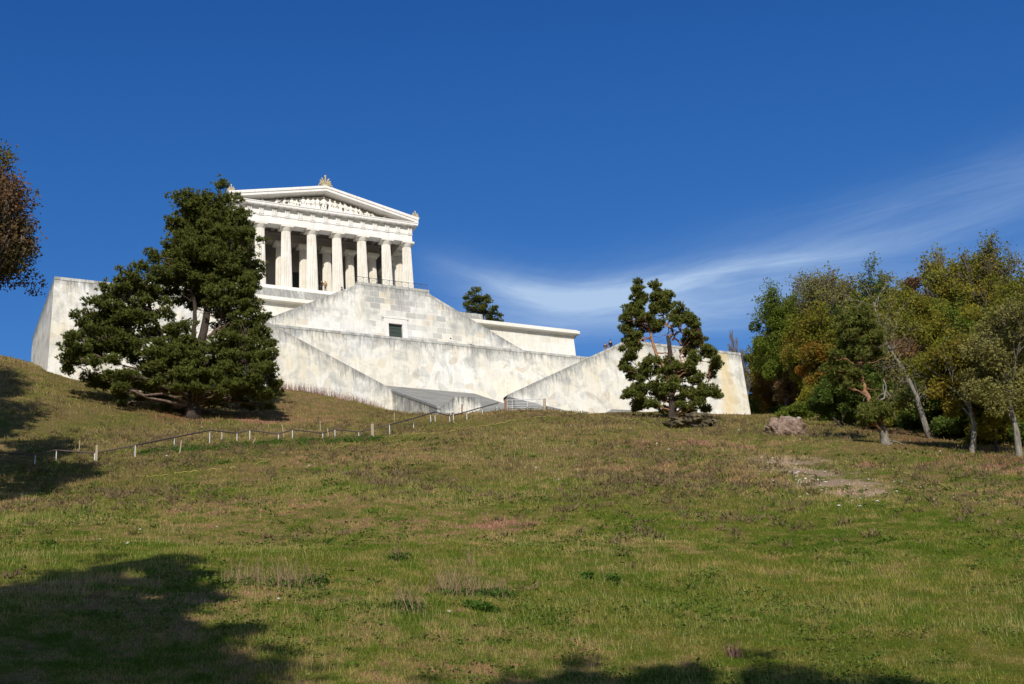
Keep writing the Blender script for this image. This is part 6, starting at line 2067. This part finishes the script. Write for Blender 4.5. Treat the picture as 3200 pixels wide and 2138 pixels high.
m.add([tuple(v) for v in q4] + [tuple(v + np.array([0, 0, 0.06])) for v in q4], [(0, 3, 2, 1), (4, 5, 6, 7), (0, 1, 5, 4), (1, 2, 6, 5), (2, 3, 7, 6), (3, 0, 4, 7)]); m.build('seat', WOODR, bn)
for s in (-1, 1):
    m = MB(); p_ = cc_ + wv * s * 0.32; m.tube([p_ - [0, 0, 0.6], p_], 0.07, 6); m.build('leg', WOOD, bn)
gp = ground_hit(2112, 1300, 100)
person((gp[0], gp[1], gp[2] + 0.45), toward - 0.5, 'sit', C_PINK, C_PINK, H_RED, 'person with auburn hair and pinkish clothes sitting against the slim forked pine trunk', arms=('fwd', 'fwd'))

# ------------------------------------------------------------------ camera, light, sky
cam = bpy.data.cameras.new('camera')
cam.sensor_width = 36.0
cam.lens = FPX / 3200 * 36.0
cam.clip_start = 0.5
cam.clip_end = 8000
co = bpy.data.objects.new('camera', cam); col.objects.link(co)
Mx = Matrix(((CR[0], CU[0], -CF[0], CAM[0]), (CR[1], CU[1], -CF[1], CAM[1]), (CR[2], CU[2], -CF[2], CAM[2]), (0, 0, 0, 1)))
co.matrix_world = Mx
scene.camera = co

SUN_AZ, SUN_EL = rad(24.0), rad(30.0)      # direction the light travels toward (from +Y to +X), and height
sun = bpy.data.lights.new('sun', 'SUN'); sun.energy = 4.6; sun.angle = rad(0.53); sun.color = (1.0, 0.945, 0.85)
so = bpy.data.objects.new('sun', sun); col.objects.link(so)
travel = Vector((math.sin(SUN_AZ) * math.cos(SUN_EL), math.cos(SUN_AZ) * math.cos(SUN_EL), -math.sin(SUN_EL)))
so.rotation_euler = travel.to_track_quat('-Z', 'Y').to_euler()
so.location = (-120, -260, 60)

w = bpy.data.worlds.new('World'); scene.world = w; w.use_nodes = True
t = NT(w); t.n.clear()
out = t.new('ShaderNodeOutputWorld'); bg = t.new('ShaderNodeBackground'); t.link(bg.outputs[0], out.inputs[0])
sky = t.new('ShaderNodeTexSky'); sky.sky_type = 'NISHITA'; sky.sun_disc = False
sky.sun_elevation = SUN_EL
sky.sun_rotation = math.pi + SUN_AZ
sky.altitude = 300; sky.air_density = 1.0; sky.dust_density = 0.25; sky.ozone_density = 3.0
tc = t.new('ShaderNodeTexCoord')
g = tc.outputs['Generated']
ssep = t.new('ShaderNodeSeparateColor'); t.link(sky.outputs[0], ssep.inputs[0])
scmb = t.new('ShaderNodeCombineColor')
for ch, (kk_, gm_) in enumerate(((SKYR, 2.2), (SKYG, 1.4), (SKYB, 1.0))):
    t.link(t.math('MINIMUM', t.math('MULTIPLY', t.math('POWER', ssep.outputs[ch], gm_), kk_), 9.0), scmb.inputs[ch])
skyc = scmb.outputs[0]
# high cirrus, laid out on the sky in compass directions
e0 = Vector(tuple(ray(2300, 860))).normalized()
e1 = Vector(tuple(CR - (_r * 0))).normalized(); e1 = (e1 - e0 * e1.dot(e0)).normalized()
e2 = e0.cross(e1).normalized() * -1
if e2.z < 0: e2 = -e2


def dotc(v):
    nd = t.new('ShaderNodeVectorMath', operation='DOT_PRODUCT'); t.link(g, nd.inputs[0]); nd.inputs[1].default_value = v
    return nd.outputs['Value']


d0 = t.math('MAXIMUM', dotc(e0), 0.05)
uu = t.math('DIVIDE', dotc(e1), d0)      # x/FPX : picture +x -> +u
vv = t.math('DIVIDE', dotc(e2), d0)
front = t.math('GREATER_THAN', dotc(e0), 0.3)


def streak(pts, w_up, w_dn, amp, seed):
    """pts [(u,v)] centre line through a float curve; soft band above and below"""
    cv = t.new('ShaderNodeFloatCurve')
    us = [p[0] for p in pts]; u0, u1 = -0.4, 0.4
    c = cv.mapping.curves[0]
    ptsn = [((a - u0) / (u1 - u0), b + 0.5) for a, b in pts]
    while len(c.points) < len(ptsn): c.points.new(0.5, 0.5)
    for q_, (a, b) in zip(c.points, ptsn): q_.location = (a, b)
    cv.mapping.update()
    t.link(t.math('DIVIDE', t.math('SUBTRACT', uu, u0), u1 - u0), cv.inputs['Value'])
    d = t.math('SUBTRACT', vv, t.math('SUBTRACT', cv.outputs[0], 0.5))
    cb = t.new('ShaderNodeCombineXYZ'); t.link(t.math('MULTIPLY', uu, 5.0), cb.inputs[0]); t.link(t.math('MULTIPLY', d, 26.0), cb.inputs[1])
    cb.inputs[2].default_value = seed
    nz = t.noise(cb.outputs[0], 1.4, 5, 0.55, 0.5)
    cb2 = t.new('ShaderNodeCombineXYZ'); t.link(t.math('ADD', t.math('MULTIPLY', uu, 17.0), t.math('MULTIPLY', vv, -22.0)), cb2.inputs[0]); t.link(t.math('MULTIPLY', vv, 7.0), cb2.inputs[1])
    cb2.inputs[2].default_value = seed + 5
    nf = t.ramp(t.noise(cb2.outputs[0], 1.3, 5, 0.65), [(0.25, 0.2), (0.75, 0.8)])
    d = t.math('ADD', d, t.math('MULTIPLY', t.math('SUBTRACT', nz, 0.5), 0.02))
    up = t.math('MAXIMUM', d, 0.0); dn = t.math('MAXIMUM', t.math('MULTIPLY', d, -1), 0.0)
    fe = t.math('ADD', 0.75, t.math('MULTIPLY', nf, 0.5))
    e_ = t.math('ADD', t.math('POWER', t.math('DIVIDE', up, t.math('MULTIPLY', fe, w_up)), 1.6), t.math('POWER', t.math('DIVIDE', dn, w_dn), 1.6))
    gsn = t.math('POWER', 2.718, t.math('MULTIPLY', e_, -1))
    cb3 = t.new('ShaderNodeCombineXYZ'); t.link(t.math('MULTIPLY', uu, 9.0), cb3.inputs[0]); t.link(t.math('MULTIPLY', d, 95.0), cb3.inputs[1])
    cb3.inputs[2].default_value = seed + 11
    fib = t.ramp(t.noise(cb3.outputs[0], 1.6, 6, 0.65, 0.8), [(0.28, 0.55), (0.70, 1.12)])
    gsn = t.math('MULTIPLY', gsn, fib)
    amp_u = t.ramp(t.math('DIVIDE', t.math('SUBTRACT', uu, u0), u1 - u0), [((a - u0) / (u1 - u0), v_) for a, v_ in amp])
    return t.math('MULTIPLY', t.math('MULTIPLY', gsn, amp_u), t.math('MULTIPLY', t.math('ADD', 0.40, t.math('MULTIPLY', nz, 1.1)), t.math('ADD', 0.80, t.math('MULTIPLY', nf, 0.35))))


def uvp(x, y):
    d = Vector(tuple(ray(x, y))); k = d.dot(e0)
    return (d.dot(e1) / k, d.dot(e2) / k)


c1 = streak([uvp(1250, 770), uvp(1500, 862), uvp(1760, 925), uvp(2000, 905), uvp(2250, 855), uvp(2500, 808), uvp(2850, 740), uvp(3250, 610), uvp(3500, 540)], 0.0085, 0.012,
            [(-0.24, 0.0), (-0.19, 0.20), (-0.14, 0.75), (-0.05, 0.95), (0.04, 0.60), (0.10, 0.25), (0.2, 0.16)], 1.0)
c2 = streak([uvp(1250, 800), uvp(1500, 850), uvp(1760, 890), uvp(2000, 850), uvp(2250, 790), uvp(2500, 740), uvp(2850, 640), uvp(3250, 520), uvp(3500, 430)], 0.018, 0.034,
            [(-0.26, 0.0), (-0.20, 0.05), (-0.10, 0.08), (0.0, 0.12), (0.08, 0.22), (0.22, 0.24)], 3.0)
c3 = streak([uvp(1400, 890), uvp(1600, 930), uvp(1760, 945), uvp(2000, 960), uvp(2250, 985), uvp(2400, 975), uvp(2850, 930), uvp(3300, 900), uvp(3500, 900)], 0.016, 0.016,
            [(-0.24, 0.0), (-0.17, 0.30), (-0.08, 0.36), (-0.02, 0.34), (0.1, 0.2)], 6.0)
c4 = streak([uvp(1450, 985), uvp(1600, 1000), uvp(1760, 1010), uvp(2000, 990), uvp(2300, 930), uvp(2600, 880), uvp(2850, 850), uvp(3300, 800), uvp(3500, 760)], 0.014, 0.012,
            [(-0.22, 0.0), (-0.16, 0.30), (-0.06, 0.34), (0.03, 0.24), (0.1, 0.15)], 9.0)
cl = t.math('MULTIPLY', t.math('MULTIPLY', t.math('ADD', t.math('ADD', c1, c2), t.math('ADD', c3, c4)), 0.85), front, clamp=True)
cc = t.mix(t.math('MINIMUM', cl, 0.75), skyc, CLOUDC)
t.link(cc, bg.inputs[0]); bg.inputs[1].default_value = 0.1

scene.view_settings.view_transform = 'Standard'
scene.view_settings.look = 'None'
scene.view_settings.gamma = 1
scene.view_settings.exposure = 0.0
scene.cycles.use_adaptive_sampling = True
scene.cycles.adaptive_threshold = 0.02
scene.cycles.max_bounces = 5
scene.cycles.diffuse_bounces = 3
scene.cycles.transmission_bounces = 3
scene.cycles.use_denoising = True
